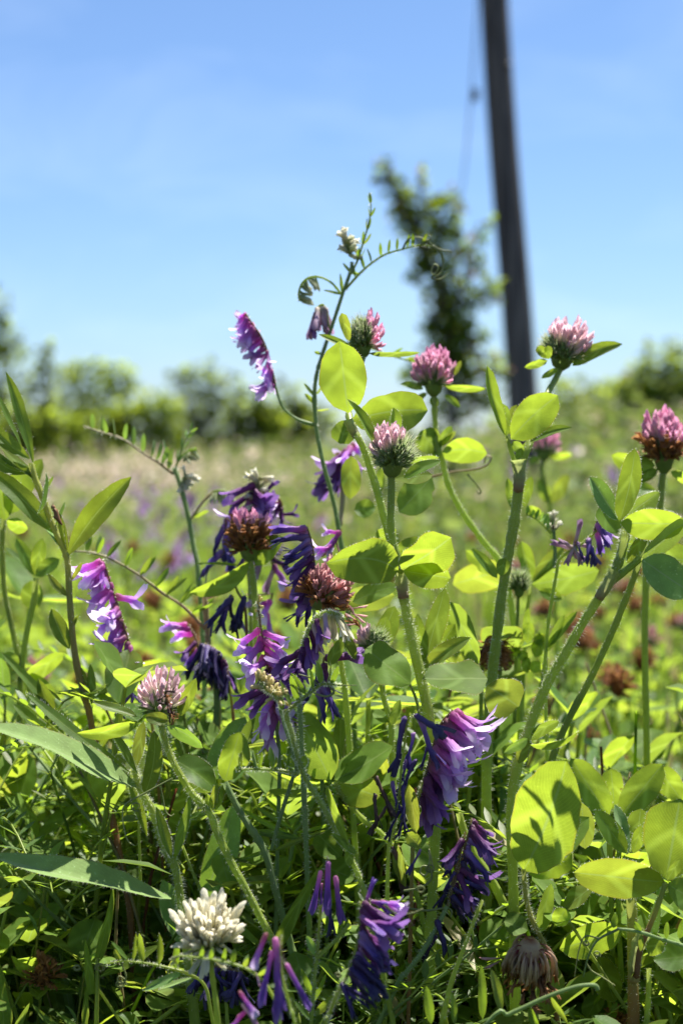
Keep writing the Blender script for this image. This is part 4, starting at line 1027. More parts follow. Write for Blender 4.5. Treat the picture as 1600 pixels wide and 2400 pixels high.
    p.leaf((690, 1798), (662, 1768), 20, fold=.5, kind='point', fringe=40, name='stipule'); p.leaf((704, 1800), (716, 1770), 26, fold=.5, kind='point', fringe=40, name='stipule'); p.leaf((662, 1664), (656, 1632), 16, fold=.5, kind='point', fringe=20, name='stipule')
    p.stem([(688, 1818), (668, 1880), (650, 1940), (637, 1992)], 5.5, mat='stem_blue', hair=30, d=.88)
    p.leaf((765, 1840), (818, 1985), 30, d=.85, kind='vetch', fold=.4, roll=40, fringe=30); p.leaf((836, 2002), (776, 1952), 20, d=.85, kind='vetch', fringe=20, roll=20); p.leaf((820, 2030), (815, 1990), 24, d=.85, kind='vetch')
    # grey-green square vetch stem
    p = Plant('vetch_plant', 'thick blue green ribbed vetch stem crossing the shade with sunlit stripes', 'vetch plant'); p.d = .90
    p.stem([(527, 1834), (545, 1870), (568, 1912), (600, 1960), (621, 1998), (640, 2060), (648, 2095), (665, 2157), (682, 2219), (700, 2300)], 9.5, r1=8, mat='stem_blue', hair=20, ground=True)
    for b, t, w in [((640, 1995), (770, 1945), 15), ((635, 1990), (560, 2015), 12), ((630, 1985), (610, 1945), 18), ((590, 1950), (705, 1965), 22), ((565, 1895), (690, 1960), 16), ((600, 1890), (690, 1945), 14), ((690, 1940), (760, 1850), 16), ((690, 1945), (720, 1900), 12), ((690, 1950), (790, 1925), 12)]:
        p.leaf(b, t, w, d=.92, kind='vetch', mat='leaf_vetch', fold=.4, roll=R.uniform(-30, 50), arch=.04)
    p.stem([(590, 1760), (610, 1830), (640, 1890), (665, 1935)], 5, d=.96, mat='stem_blue'); p.stem([(735, 1880), (705, 1930), (690, 1960), (675, 2050)], 5, d=.95, mat='stem_blue')

    # --- wilted indigo clumps, left of centre
    p = Plant('vetch_plant', 'vetch with magenta florets left and a blackened indigo clump, behind the ragged pink clover', 'vetch plant'); p.d = 1.04
    p.raceme([(440, 1462), (450, 1478), (460, 1500), (468, 1530)], n=9, dirA=(-.95, .05), dirB=(-.7, .8), kinds=['vetch_bright', 'vetch_bright', 'vetch_dark', 'vetch_tube'], L=66, jit=.12)
    p.raceme([(478, 1508), (492, 1515), (505, 1522), (515, 1535)], n=34, dirA=(-.22, 1), dirB=(.12, 1), kinds='indigo', L=88, jit=.13, dj=.5)
    p.raceme([(524, 1540), (530, 1560), (536, 1590)], n=9, dirA=(.0, 1), dirB=(.05, 1), kinds=['vetch_dark', 'indigo_pale', 'indigo'], L=76, jit=.12)
    p.stem([(500, 1530), (508, 1640), (505, 1720), (500, 1900)], 9, mat='stem_blue', ground=True); p.stem([(535, 1590), (545, 1660), (552, 1760)], 4, mat='stem_red')
    p.raceme([(545, 1395), (540, 1405), (530, 1418)], n=12, dirA=(.0, 1), dirB=(-.5, .95), kinds=['indigo', ('indigo', 'indigo_pale')], L=84, jit=.2, d=1.02); p.raceme([(575, 1395), (572, 1410), (570, 1430)], n=5, dirA=(-.35, .9), dirB=(-.3, .95), kinds='indigo', L=78, jit=.1, d=1.02)
    p.stem([(548, 1358), (556, 1385), (575, 1430), (580, 1560)], 3.5, mat='stem_red', d=1.02)
    # --- brown/pink head with purple vetch behind
    p = Plant('red_clover_plant', 'rust brown shrivelled clover head with a folded leaf each side, purple vetch behind', 'clover plant'); p.d = 1.03
    p.stem([(586, 1310), (590, 1340), (597, 1400), (602, 1470), (606, 1600), (600, 1900)], 9, r1=8, ground=True, hair=40)
    p.head((585, 1314), (-.05, -1, -.1), 104, 132, 'brownlow', n=110, pinkth=.72)
    p.leaf((586, 1315), (444, 1390), 46, fold=.3, roll=-22, sway=.12, name='bract', d=1.01); p.leaf((598, 1326), (658, 1256), 54, fold=.3, roll=12, sway=.08, name='bract'); p.leaf((560, 1325), (458, 1322), 16, fold=.4, roll=60, name='bract', mat='leaf_dull')
    p = Plant('vetch_plant', 'vetch spike with white tip rising behind the rust brown clover head', 'vetch plant'); p.d = 1.09
    p.raceme([(602, 1125), (595, 1150), (590, 1190), (585, 1240), (580, 1300)], n=34, t0=.1, dirA=(-.3, .5), dirB=(-.55, .8), side='both', kinds=[('cream', 'vetch_dark'), ('vetch_dark', 'vetch'), 'vetch_dark', ('vetch_dark', 'indigo_pale')], L=80, jit=.3, dj=.5); p.raceme([(606, 1120), (604, 1150), (604, 1190)], n=14, dirA=(.2, -.6), dirB=(.3, .5), side='fan', kinds='cream', L=34, wscale=1.4, jit=.4)
    p.stem([(600, 1155), (640, 1165), (660, 1180), (655, 1215)], 2.6, mat='stem_red'); p.raceme([(612, 1158), (650, 1166), (660, 1190), (655, 1210)], n=8, dirA=(.5, .2), dirB=(.2, .6), kinds=[('vetch', 'vetch_dark')], L=48, jit=.4)
    p.stem([(580, 1300), (588, 1450), (590, 1800)], 6, ground=True); p.raceme([(530, 1210), (528, 1260), (524, 1300)], n=6, dirA=(-.15, 1), dirB=(-.1, 1), kinds='indigo_pale', L=80); p.raceme([(620, 1290), (635, 1310), (645, 1340)], n=9, dirA=(-.4, .6), dirB=(.2, .8), kinds=[('vetch_dark', 'mauve', 'vetch')], L=60, jit=.4)
    p.raceme([(640, 1390), (630, 1420), (620, 1450)], n=10, dirA=(-.4, .8), dirB=(.3, .8), kinds=[('dullpink', 'vetch_bright')], L=64, jit=.4)
    # --- indigo sprig
    p = Plant('vetch_plant', 'vetch sprig of indigo florets pointing left like a comb, beside the faded clover head', 'vetch plant'); p.d = .965
    p.raceme([(719, 1234), (728, 1262), (733, 1287), (737, 1325), (738, 1370), (735, 1420)], n=22, t0=.02, t1=.95, dirA=(-1, .08), dirB=(-.35, .95), kinds=['vetch_tube', 'indigo_pale', ('indigo_pale', 'vetch_tube'), ('indigo_pale', 'vetch_dark'), 'vetch_dark', ('vetch_tube', 'indigo_pale')], L=88, jit=.1, dj=.3, r=2.8, hair=10)
    p.stem([(735, 1420), (740, 1520), (750, 1700), (760, 2000)], 6, mat='stem_blue', ground=True)
    p.raceme([(800, 1240), (785, 1270), (770, 1300)], n=10, dirA=(-.2, .9), dirB=(-.5, .6), kinds=[('vetch_bright', 'dullpink')], L=50, d=1.0, jit=.3)
    # --- faded head at centre
    p = Plant('red_clover_plant', 'faded rose and brown clover head tipping forward at the picture centre', 'clover plant'); p.d = .955
    p.stem([(745, 1415), (775, 1470), (800, 1560), (815, 1700), (830, 1950)], 8, ground=True, hair=40)
    p.head((740, 1425), (.52, -.85, -.3), 118, 128, 'rosebrown', n=125, pinkdir=(.6, -.8, -.3), pinkth=.1)
    p.leaf((770, 1440), (800, 1470), 40, fold=.3, mat='leaf_dull', name='bract'); p.leaf((790, 1410, 1.0), (925, 1395, 1.0), 64, fold=.15, roll=20, mat='leaf_dull')
    p.raceme([(815, 1425, .94), (822, 1432, .94), (812, 1442, .94)], n=3, dirA=(1, .0), dirB=(.9, .25), kinds='dullpink', L=44, r=1.5, hair=0); p.raceme([(836, 1452, .93), (842, 1462, .93), (850, 1480, .93)], n=5, dirA=(-.3, -.9), dirB=(-.8, -.3), kinds=[('rust', 'dullpink')], L=42, r=1.5, hair=0)
    # --- bright purple spike
    p = Plant('vetch_plant', 'vetch with the brightest violet flower spike, lilac petals fanning to the right', 'vetch plant'); p.d = .895
    p.raceme([(1061, 1664), (1050, 1676), (1037, 1690), (1026, 1715), (1016, 1745), (1009, 1775), (1000, 1805), (993, 1830)], n=36, t0=.0, t1=.82, dirA=(.86, .5), dirB=(.6, .8), kinds=['vetch_bright', ('vetch', 'vetch_bright'), 'vetch_bright', ('vetch', 'vetch_bright'), 'vetch'], L=112, jit=.11, dj=.38, r=4, hair=30)
    p.raceme([(1005, 1790), (998, 1820), (990, 1850), (985, 1870)], n=12, dirA=(.5, .85), dirB=(.12, 1), kinds=['vetch_dark', 'vetch_dark', ('vetch_dark', 'vetch')], L=104, jit=.12, dj=.4)
    p.stem([(993, 1830), (981, 1869), (970, 1930), (965, 2040), (960, 2250)], 5.5, r1=4.5, mat='stem_red', hair=50, ground=True); p.stem([(1075, 1905), (1088, 1950), (1110, 2000), (1150, 2060), (1180, 2120)], 11, d=.93, hair=20)
    # --- withered dangling spike + pods
    p = Plant('vetch_plant', 'vetch spike of dry black hanging florets with two yellow green seed pods', 'vetch plant'); p.d = .875
    p.raceme([(974, 1674), (955, 1690), (948, 1740), (940, 1800), (935, 1860), (925, 1920)], n=1, kinds='indigo', L=100, dirA=(.5, .86), dirB=(.5, .86), r=3.4, mat='stem', t0=.0, t1=.02)
    for b, t, kd, L in [((978, 1676), (1042, 1790), 'indigo_pale', 132), ((950, 1680), (905, 1812), 'indigo', 142), ((970, 1716), (962, 1790), 'indigo_pale', 90), ((975, 1780), (930, 1852), 'indigo', 96), ((882, 1820), (908, 1900), 'withered', 100), ((905, 1890), (877, 1945), 'withered', 76), ((920, 1830), (922, 1900), 'indigo_pale', 80), ((945, 1840), (935, 1910), 'indigo', 84), ((935, 1900), (905, 1960), 'indigo', 74), ((948, 1905), (928, 1960), 'indigo', 66), ((952, 1780), (945, 1830), 'indigo_pale', 62), ((920, 1985), (952, 2075), 'withered', 112), ((985, 1990), (962, 2045), 'indigo_pale', 66), ((878, 1860), (880, 1930), 'withered', 80), ((940, 1890), (945, 1925), 'indigo', 60), ((1002, 1750), (985, 1790), 'indigo', 60)]:
        B, T = p.pt(b), p.pt(t)
        if p.o is None: p.setbase((B.x, B.y, 0))
        p.place(kd, B, (T - B) + FWD * R.gauss(0, .003), Vector((R.gauss(0, 1), -1, .4)), S(L, .875), p.root.children[0], wscale=.95)
    p.leaf((958, 1838), (975, 1952), 36, kind='vetch', fold=.25, roll=10, mat='pod', name='seed_pod', cup=.3); p.leaf((952, 1952), (985, 1985), 36, kind='vetch', mat='pod', fold=.2, name='seed_pod'); p.leaf((925, 1970), (950, 2080), 34, kind='vetch', fold=.5, roll=30, mat='leaf_dull', name='seed_pod')
    p.stem([(925, 1920), (912, 1980), (908, 2060), (905, 2200)], 6, mat='stem', ground=True, hair=20)
    # --- dark spike lower right
    p = Plant('vetch_plant', 'vetch with a dark wine purple drooping spike on a long slanting stalk', 'vetch plant'); p.d = .865
    p.raceme([(1105, 1916), (1100, 1945), (1093, 1970), (1083, 2010), (1073, 2045), (1060, 2085), (1048, 2123)], n=30, t0=.02, t1=.95, dirA=(.68, .7), dirB=(.55, .85), kinds=['vetch_dark', ('vetch_dark', 'indigo_pale'), ('indigo', 'indigo_pale'), ('vetch_dark', 'indigo'), ('vetch_dark', 'indigo')], L=88, jit=.2, dj=.5, r=3.6)
    p.raceme([(1090, 1950), (1078, 2000), (1065, 2050), (1050, 2100)], n=9, dirA=(-.65, .8), dirB=(-.35, .95), kinds=[('indigo', 'vetch_dark'), 'indigo', 'indigo'], L=76, jit=.15); p.raceme([(1024, 2150), (1022, 2180), (1018, 2195)], n=2, dirA=(-.05, 1), dirB=(0, 1), kinds='indigo', L=80)
    p.stem([(1048, 2123), (1030, 2160), (1007, 2203), (980, 2245), (950, 2282), (920, 2330)], 7, r1=5.5, mat='stem_blue', hair=20, ground=True)
    p.tendril([(945, 2088), (985, 2080), (1010, 2060), (1006, 2035), (990, 2030), (984, 2045), (998, 2050), (1006, 2020), (1005, 1990), (1016, 2040)], r=3) ; p.coil((1008, 2035), rad=12, turns=1.3, ang=1, r=2.6); p.tendril([(950, 2128), (1000, 2134), (1045, 2128), (1058, 2135), (1056, 2148)], r=3.2)
    p.stem([(1130, 2110, .83), (1110, 2160, .83), (1080, 2240, .83), (1055, 2310, .83), (1035, 2400, .83)], 7, r1=4, hair=60)
    # --- big backlit leaf
    p = Plant('red_clover_plant', 'clover with the largest glowing yellow green leaflet, standing above the hanging brown head', 'clover plant'); p.d = .875
    p.stem([(1227, 2036), (1229, 2075), (1236, 2125), (1252, 2168), (1275, 2215), (1290, 2260), (1300, 2340)], 6.5, r1=6, hair=60, ground=True, mat='stem_red', hl=.002)
    p.leaf((1227, 2040), (1326, 1782), 172, dz=-.03, fold=.26, roll=-20, kind='clover', fringe=50, sway=-.03, wave=.10, bite=(.8, 1, .08, .12), nu=14, nv=8); p.leaf((1232, 2042, .89), (1380, 1915, .90), 84, fold=.2, roll=-20, mat='leaf_dull'); p.leaf((1232, 2044, .90), (1340, 2000, .9), 80, fold=.15, roll=10, kind='round')
    p.leaf((1236, 2180), (1180, 2160), 70, d=.87, kind='round', roll=40, mat='leaf_dull'); p.leaf((1290, 2080), (1285, 1950), 60, d=.93, kind='clover', mat='leaf_dull')
    # --- right lower leaf
    p = Plant('red_clover_plant', 'clover at the lower right, broad yellow leaflets crossed by one dark shadow band', 'clover plant'); p.d = .875
    p.stem([(1558, 2070), (1545, 2110), (1530, 2150), (1515, 2185), (1498, 2230), (1490, 2290)], 7, r1=6, mat='stem_red', hair=20); p.stem([(1478, 2095), (1482, 2190), (1482, 2283), (1484, 2398)], 15, r1=12, mat='stem_red', hair=70, ground=True, d=.885); p.stem([(1520, 2270), (1518, 2340), (1512, 2420)], 8, hair=70, d=.88)
    p.leaf((1558, 2068), (1342, 2045), 100, fold=.16, roll=-24, kind='clover', fringe=60, nu=12, wave=.03); p.leaf((1560, 2062), (1592, 1872), 148, d=.88, fold=.24, roll=-6, kind='round', fringe=60, nu=12, bite=(.95, 1, .1, .3)); p.leaf((1562, 2072), (1660, 2130), 80, fold=.2, roll=-20); p.leaf((1562, 2064, .86), (1593, 2013, .86), 30, roll=30, mat='leaf_dull')
    p.stem([(1512, 2180), (1494, 2215), (1486, 2260), (1484, 2300)], 14, r1=17, d=.88, mat='stipule', name='stipule', nr=9)
    for b, t, w, dd, rl, mt, kd in [((1425, 1915), (1336, 1777), 78, .95, 12, 'leaf', 'clover'), ((1452, 1915), (1552, 1790), 76, .95, -12, 'leaf', 'clover'), ((1440, 1900), (1430, 1800), 52, .98, 0, 'leaf', 'round'), ((1468, 2000), (1393, 1898), 52, .90, 25, 'leaf', 'clover'), ((1472, 1998), (1440, 1885), 44, .905, 50, 'leaf_grey', 'clover'), ((1482, 2000), (1504, 1932), 34, .89, 30, 'leaf', 'clover'),
                                ((1490, 1985), (1500, 1895), 56, .93, 10, 'leaf_dull', 'round'), ((1600, 1880), (1540, 1800), 60, 1.0, 0, 'leaf', 'round'), ((1310, 2225), (1456, 2180), 84, .90, 20, 'leaf', 'clover'), ((1320, 2130), (1390, 2075), 60, .885, -45, 'leaf_dull', 'point'), ((1370, 1990), (1362, 1880), 60, .91, -20, 'leaf_dull', 'clover'),
                                ((1260, 2190), (1290, 2070), 50, .88, 40, 'leaf_dull', 'point'), ((1300, 2170), (1325, 2130), 44, .87, 10, 'leaf', 'round'), ((1530, 2250), (1620, 2240), 70, .88, -20, 'leaf', 'clover'), ((1520, 2240), (1545, 2200), 40, .87, 10, 'leaf', 'round'), ((1440, 2350), (1400, 2240), 70, .93, 0, 'leaf_dull', 'clover'), ((1520, 2215), (1540, 2100), 40, .90, 50, 'leaf_grey', 'point')]:
        p.leaf(b, t, w, d=dd, roll=rl, mat=mt, kind=kd, fringe=24, fold=.18)
    for q in [[(1425, 1915), (1430, 2050), (1435, 2250)], [(1452, 1915), (1448, 2100), (1455, 2300)], [(1472, 2000), (1476, 2090)]]:
        p.stem(q, 7, d=.94)
    # --- hanging brown head
    p = Plant('red_clover_plant', 'spent clover head with red stalks and hanging beige withered florets, bottom right', 'clover plant'); p.d = .845
    p.stem([(1238, 2240), (1243, 2300), (1250, 2350), (1256, 2420)], 9, ground=True, hair=20)
    p.head((1236, 2262), (.06, -1, -.28), 128, 110, 'hang', n=78)
    p.raceme([(1180, 2245), (1178, 2248), (1176, 2252)], n=2, dirA=(-.95, .3), dirB=(-.9, .4), kinds='dullpink', L=52, r=1, hair=0)
    # --- white clover
    p = Plant('white_clover_plant', 'white clover with one round creamy white head at the lower left', 'clover plant'); p.d = .80
    p.stem([(492, 2235), (498, 2290), (505, 2340), (512, 2420)], 8, r1=6, ground=True)
    p.head((490, 2226), (-.05, -1, -.34), 148, 112, 'white', n=165)
    p.raceme([(480, 2225), (485, 2235), (492, 2240)], n=9, dirA=(-.5, .8), dirB=(.5, .8), side='both', kinds='white', L=62, jit=.3, dj=.3, wscale=1.2, hair=0, name='drooping_florets')
    p = Plant('vetch_plant', 'feathery vetch leaf lying across the stalk of the white clover', 'vetch plant'); p.d = .765
    p.pinnate([(620, 2300), (582, 2272), (530, 2255), (470, 2245), (418, 2240)], L=42, w=13, n=7, up=True, side='both', ang=92, t0=.1, t1=.75, r=4.5, hair=30, dz=.35); p.stem([(620, 2300), (650, 2360), (660, 2440)], 5, ground=True)
    p.raceme([(418, 2240), (410, 2250), (416, 2260)], n=6, dirA=(-.5, .2), dirB=(-.1, .8), kinds='budgreen', L=16, r=1.6, hair=0)
    p = Plant('vetch_plant', 'vetch leaf with five narrow leaflets and coiled tendrils left of the white clover', 'vetch plant'); p.d = .83
    p.pinnate([(438, 2280), (395, 2268), (351, 2259), (320, 2255), (287, 2253), (246, 2260)], L=86, w=23, n=4, up=True, side='left', ang=78, t0=.12, t1=.66, r=4, hair=40, lscale=(1, .95), roll=30, fringe=14)
    p.leaf((425, 2280), (336, 2322), 24, kind='vetch', mat='leaf_grey', roll=20, fringe=30); p.leaf((455, 2292), (372, 2318), 18, kind='vetch', mat='leaf_grey', roll=50, fringe=40); p.leaf((300, 2250), (260, 2205), 14, kind='vetch', roll=40); p.leaf((282, 2250), (268, 2225), 16, kind='vetch')
    p.stem([(438, 2280), (480, 2310), (500, 2400)], 5, ground=True)
    p.coil((236, 2268), rad=13, turns=1.7, ang=2.6, r=2.1); p.tendril([(284, 2254), (290, 2270), (296, 2290), (288, 2305), (276, 2300), (280, 2288), (292, 2295), (298, 2310)], r=2.2); p.coil((282, 2306), rad=11, turns=1.5, ang=0, r=2.1); p.coil((181, 2268), rad=9, turns=1.8, ang=0, r=2.2)
    p.tendril([(405, 1824), (360, 1848), (310, 1875), (295, 1885), (288, 1900), (290, 1935), (300, 1970), (316, 1982)], d=.86, r=2.2); p.tendril([(376, 1843), (382, 1870), (388, 1900), (400, 1912), (408, 1908)], d=.86, r=2); p.coil((320, 1890), d=.865, rad=14, turns=1.0, ang=1.2, r=2); p.stem([(328, 1895), (326, 1950), (328, 2010), (330, 2090)], 4, d=.93, hair=20)
    # --- purple near florets
    p = Plant('vetch_plant', 'near vetch with four upright violet closed florets along the bottom edge', 'vetch plant'); p.d = .74
    p.stem([(652, 2215), (662, 2290), (680, 2360), (700, 2440)], 4, ground=True, hair=20)
    p.raceme([(655, 2190), (660, 2215), (666, 2260)], n=1, dirA=(-.05, 1), dirB=(-.05, 1), kinds='vetch_tube', L=10, r=2)
    ob = p.root.children[-1]
    for b, t, kd, L in [((625, 2186), (594, 2262), 'vetch', 88), ((646, 2196), (657, 2368), 'vetch_tube', 172), ((638, 2228), (612, 2352), 'vetch_tube', 128), ((670, 2258), (722, 2356), 'vetch_tube', 116), ((652, 2240), (650, 2390), 'vetch_tube', 150), ((566, 2352), (600, 2400), 'mauve', 60), ((560, 2322), (600, 2380), 'vetch', 72), ((575, 2370), (530, 2420), 'vetch_bright', 76), ((600, 2280), (606, 2300), 'mauve', 30)]:
        B, T = p.pt(b), p.pt(t); p.place(kd, B, T - B, Vector((R.gauss(0, .6), -1, .3)), S(L, .74), ob, wscale=.72 if L > 100 else .95)
    p = Plant('vetch_plant', 'vetch with three closed purple florets and dark tips, standing under the ribbed stem', 'vetch plant'); p.d = .83
    p.stem([(752, 2105), (748, 2180), (742, 2245), (735, 2320), (728, 2420)], 5, ground=True, hair=50); p.stem([(820, 2165), (785, 2205), (744, 2245)], 5, hair=40); p.leaf((742, 2240), (718, 2192), 20, fold=.3, fringe=10, kind='point', mat='leaf_grey')
    p.raceme([(768, 2005), (762, 2040), (756, 2090)], n=1, dirA=(0, 1), dirB=(0, 1), kinds='vetch_tube', L=12, r=2)
    ob = p.root.children[-1]
    for b, t, kd, L in [((769, 2018), (766, 2120), 'vetch_tube', 120), ((752, 2040), (731, 2135), 'vetch_tube', 100), ((786, 2052), (799, 2155), 'vetch_tube', 108), ((770, 2090), (768, 2190), 'indigo', 104), ((754, 2070), (752, 2110), 'vetch_tube', 50)]:
        B, T = p.pt(b), p.pt(t); p.place(kd, B, T - B, Vector((R.gauss(0, .5), -1, .3)), S(L, .83), ob, wscale=.85)
    for b, t, w in [((752, 2200), (790, 2130), 12), ((760, 2190), (778, 2100), 12), ((790, 2210), (808, 2120), 13), ((800, 2200), (815, 2150), 12), ((735, 2340), (705, 2270), 16), ((733, 2350), (765, 2280), 14), ((736, 2380), (790, 2330), 22), ((728, 2390), (690, 2345), 16)]:
        p.leaf(b, t, w, d=.84, kind='vetch', roll=R.uniform(-20, 50), mat='leaf_vetch', fringe=8)
    p = Plant('vetch_plant', 'vetch with a thick shaded indigo spike right of the three closed florets', 'vetch plant'); p.d = .775
    p.raceme([(846, 2112), (844, 2150), (839, 2199), (827, 2248), (812, 2290)], n=34, t0=.0, t1=.95, dirA=(.8, .55), dirB=(.42, .9), kinds=['vetch_dark', ('vetch_tube', 'vetch_dark'), ('vetch_dark', 'indigo_pale'), ('indigo', 'indigo_pale'), 'indigo'], L=106, jit=.13, dj=.45, r=4, mat='stem')
    p.stem([(812, 2290), (790, 2330), (770, 2380), (755, 2440)], 5, ground=True, hair=40)
    p.raceme([(800, 2300), (805, 2310), (812, 2330)], n=3, dirA=(.5, .85), dirB=(.7, .7), kinds='indigo', L=96, wscale=.7); p.raceme([(855, 2112), (880, 2112), (905, 2118)], n=5, dirA=(.9, .1), dirB=(.8, .5), kinds=['vetch_tube', 'vetch'], L=50, jit=.3, d=.79)
    p.tendril([(900, 2120), (930, 2142), (965, 2140), (990, 2130)], r=2.6); p.coil((985, 2085), rad=11, turns=1.4, ang=3, r=2.4, d=.8); p.coil((792, 2285), rad=8, turns=1.8, r=2.2)
    p = Plant('vetch_plant', 'vetch with blackish blue withered florets hidden under the white clover head', 'vetch plant'); p.d = .86
    p.raceme([(470, 2262), (500, 2265), (535, 2270), (570, 2280)], n=26, dirA=(-.2, 1), dirB=(.15, 1), kinds='indigo', L=82, jit=.25, dj=.5); p.stem([(520, 2270), (530, 2350), (535, 2430)], 5, ground=True)
    # --- low arching vetch runners at bottom right
    p = Plant('vetch_plant', 'dark thin vetch runner arching along the bottom beneath the spent clover head', 'vetch plant'); p.d = .81
    p.stem([(1400, 2320), (1391, 2309), (1348, 2313), (1284, 2335), (1240, 2355), (1190, 2378), (1130, 2410)], 5.5, r1=5, mat='stem_blue', ground=True)
    for b, t, w, rl in [((1130, 2390), (1127, 2262), 24, 20), ((1175, 2370), (1150, 2270), 28, 30), ((1010, 2400), (998, 2310), 24, 10), ((1065, 2400), (1058, 2325), 22, 40), ((1290, 2335), (1330, 2400), 18, 40), ((1240, 2360), (1260, 2420), 24, 30)]:
        p.leaf(b, t, w, kind='vetch', roll=rl, mat='leaf_vetch', d=.815)
    p = Plant('vetch_plant', 'fine vetch stem with curling tendrils in the shade at right bottom corner', 'vetch plant'); p.d = .845
    p.stem([(1445, 2177), (1475, 2180), (1506, 2187), (1555, 2203), (1610, 2222), (1650, 2260)], 5, mat='stem_blue', ground=True); p.tendril([(1450, 2177), (1404, 2200), (1385, 2225), (1373, 2258), (1366, 2290)], r=3.4, mat='stem_blue'); p.tendril([(1404, 2200), (1370, 2195), (1355, 2230), (1345, 2290)], r=2.2); p.coil((1373, 2210), rad=8, turns=1.5, r=2); p.coil((1398, 2235), rad=9, turns=1.5, r=2); p.tendril([(1373, 2258), (1385, 2275), (1410, 2290), (1440, 2310)], r=2.4)
    for b, t, w in [((1436, 2175), (1442, 2140), 18), ((1500, 2185), (1485, 2160), 16), ((1502, 2190), (1500, 2230), 14), ((1560, 2200), (1562, 2160), 14), ((1590, 2200), (1605, 2150), 20)]:
        p.leaf(b, t, w, kind='vetch', mat='leaf_vetch', d=.845)
    # --- distant right small vetch
    p = Plant('vetch_plant', 'thin vetch with a few violet florets beside the fan of sharp clover leaves', 'vetch plant'); p.d = 1.0
    p.stem([(1405, 1225), (1395, 1245), (1358, 1278), (1311, 1310), (1304, 1340), (1295, 1390), (1283, 1470), (1277, 1560), (1279, 1689), (1285, 1900)], 5.5, r1=3, ground=True, hair=20)
    p.raceme([(1407, 1178), (1405, 1200), (1398, 1225), (1393, 1242)], n=9, dirA=(.2, .9), dirB=(.6, .9), kinds=['vetch_tube', 'vetch', ('vetch_tube', 'vetch')], L=84, jit=.1); p.raceme([(1380, 1258), (1376, 1262), (1372, 1266)], n=3, dirA=(.1, 1), dirB=(.2, 1), kinds='indigo_pale', L=68); p.raceme([(1350, 1262), (1346, 1280), (1340, 1290)], n=10, dirA=(.3, .9), dirB=(-.2, .9), kinds=[('mauve', 'indigo_pale')], L=48, jit=.4, side='fan')
    p.leaf((1280, 1520), (1352, 1432), 24, fold=.4, roll=-20); p.leaf((1278, 1530), (1322, 1440), 22, fold=.3, mat='leaf_dull'); p.leaf((1228, 1480, 1.06), (1238, 1425, 1.06), 18, kind='vetch')
    p.stem([(1297, 1240), (1300, 1290), (1298, 1330)], 5, d=1.06, mat='stem_blue'); p.raceme([(1292, 1225, 1.06), (1296, 1235, 1.06), (1298, 1250, 1.06)], n=8, dirA=(0, -1), dirB=(-.3, -.5), side='fan', kinds='cream', L=26, wscale=1.5); p.pinnate([(1290, 1250, 1.06), (1262, 1222, 1.06), (1232, 1205, 1.06)], L=34, w=9, n=6, up=True, side='both', ang=75, mat='leaf_grey', d=1.06)
    for k in range(9):
        x = 1170 + R.random() * 110; y = 1500 + R.random() * 90
        p.leaf((x, y, 1.05), (x + R.uniform(-50, 50), y - R.uniform(20, 70), 1.05), R.uniform(22, 40), roll=R.uniform(-40, 40), kind='clover')
    # --- spent brown head behind
    p = Plant('red_clover_plant', 'spent orange brown clover head lying behind the tall straight clover stem', 'clover plant'); p.d = 1.04
    p.head((1146, 1492), (.3, .95, -.3), 84, 92, 'rust', n=70); p.stem([(1146, 1495), (1135, 1520), (1128, 1600), (1125, 1800)], 6, ground=True)
    # --- pink blurred head behind
    p = Plant('red_clover_plant', 'blurred pink clover head farther back between the two tall right hand clovers', 'clover plant'); p.d = 1.45
    p.head((1275, 1078), (.03, -1, 0), 68, 84, 'half_pink', n=90, pinkdir=(0, -1, 0), pinkth=-.1); p.stem([(1275, 1074), (1270, 1110), (1290, 1200), (1300, 1400)], 6, ground=True, hair=0)
    p.leaf((1285, 1070), (1340, 1065), 22, roll=40, name='bract'); p.leaf((1265, 1070), (1240, 1085), 18, name='bract'); p.leaf((1292, 1180), (1330, 1110), 34, roll=10); p.leaf((1285, 1180), (1262, 1120), 30)
    # --- left background clover
    p = Plant('red_clover_plant', 'soft focus clover stems with pointed leaf trios behind the leafy weed', 'clover plant'); p.d = 1.08
    p.stem([(10, 1210), (6, 1276), (10, 1375), (22, 1440), (41, 1530), (48, 1570), (45, 1800)], 7, r1=6, ground=True, hair=20); p.stem([(84, 1355), (82, 1400), (68, 1460), (54, 1540), (48, 1600)], 7, r1=7)
    for b, t, w, rl, dd in [((84, 1350), (38, 1260), 34, 20, 1.08), ((82, 1348), (100, 1262), 34, -10, 1.08), ((84, 1350), (140, 1310), 40, -30, 1.07), ((80, 1346), (14, 1282), 22, 50, 1.09), ((74, 1360), (80, 1430), 54, 10, 1.1), ((22, 1205), (60, 1095), 66, 10, 1.05), ((14, 1220), (-10, 1100), 60, -10, 1.05), ((16, 1222), (66, 1240), 40, 30, 1.05), ((40, 1180), (100, 1075), 46, -20, 1.08), ((60, 1590), (150, 1530), 46, 30, 1.06), ((50, 1570), (0, 1585), 50, 20, 1.06), ((60, 1580), (130, 1640), 44, 0, 1.06), ((45, 1560), (10, 1530), 30, 10, 1.05)]:
        p.leaf(b, t, w, d=dd, roll=rl, kind='clover', fold=.2)
    for b, t, w, rl in [((200, 1740), (0, 1525), 30, 30), ((150, 1720), (60, 1600), 36, 20), ((130, 1700), (90, 1590), 34, 0), ((110, 1720), (30, 1650), 30, 30)]:
        p.leaf(b, t, w, d=1.0, roll=rl, kind='lance', fold=.3, mat='leaf_lance')
    # --- clover leaf trio behind yellow bud shoot
    p = Plant('red_clover_plant', 'dark broad clover trio in shade behind the woolly yellow bud shoot', 'clover plant'); p.d = .93
    p.stem([(782, 1832), (800, 1860), (850, 1920), (900, 1960), (960, 2050), (1000, 2200)], 7, ground=True, hair=30)
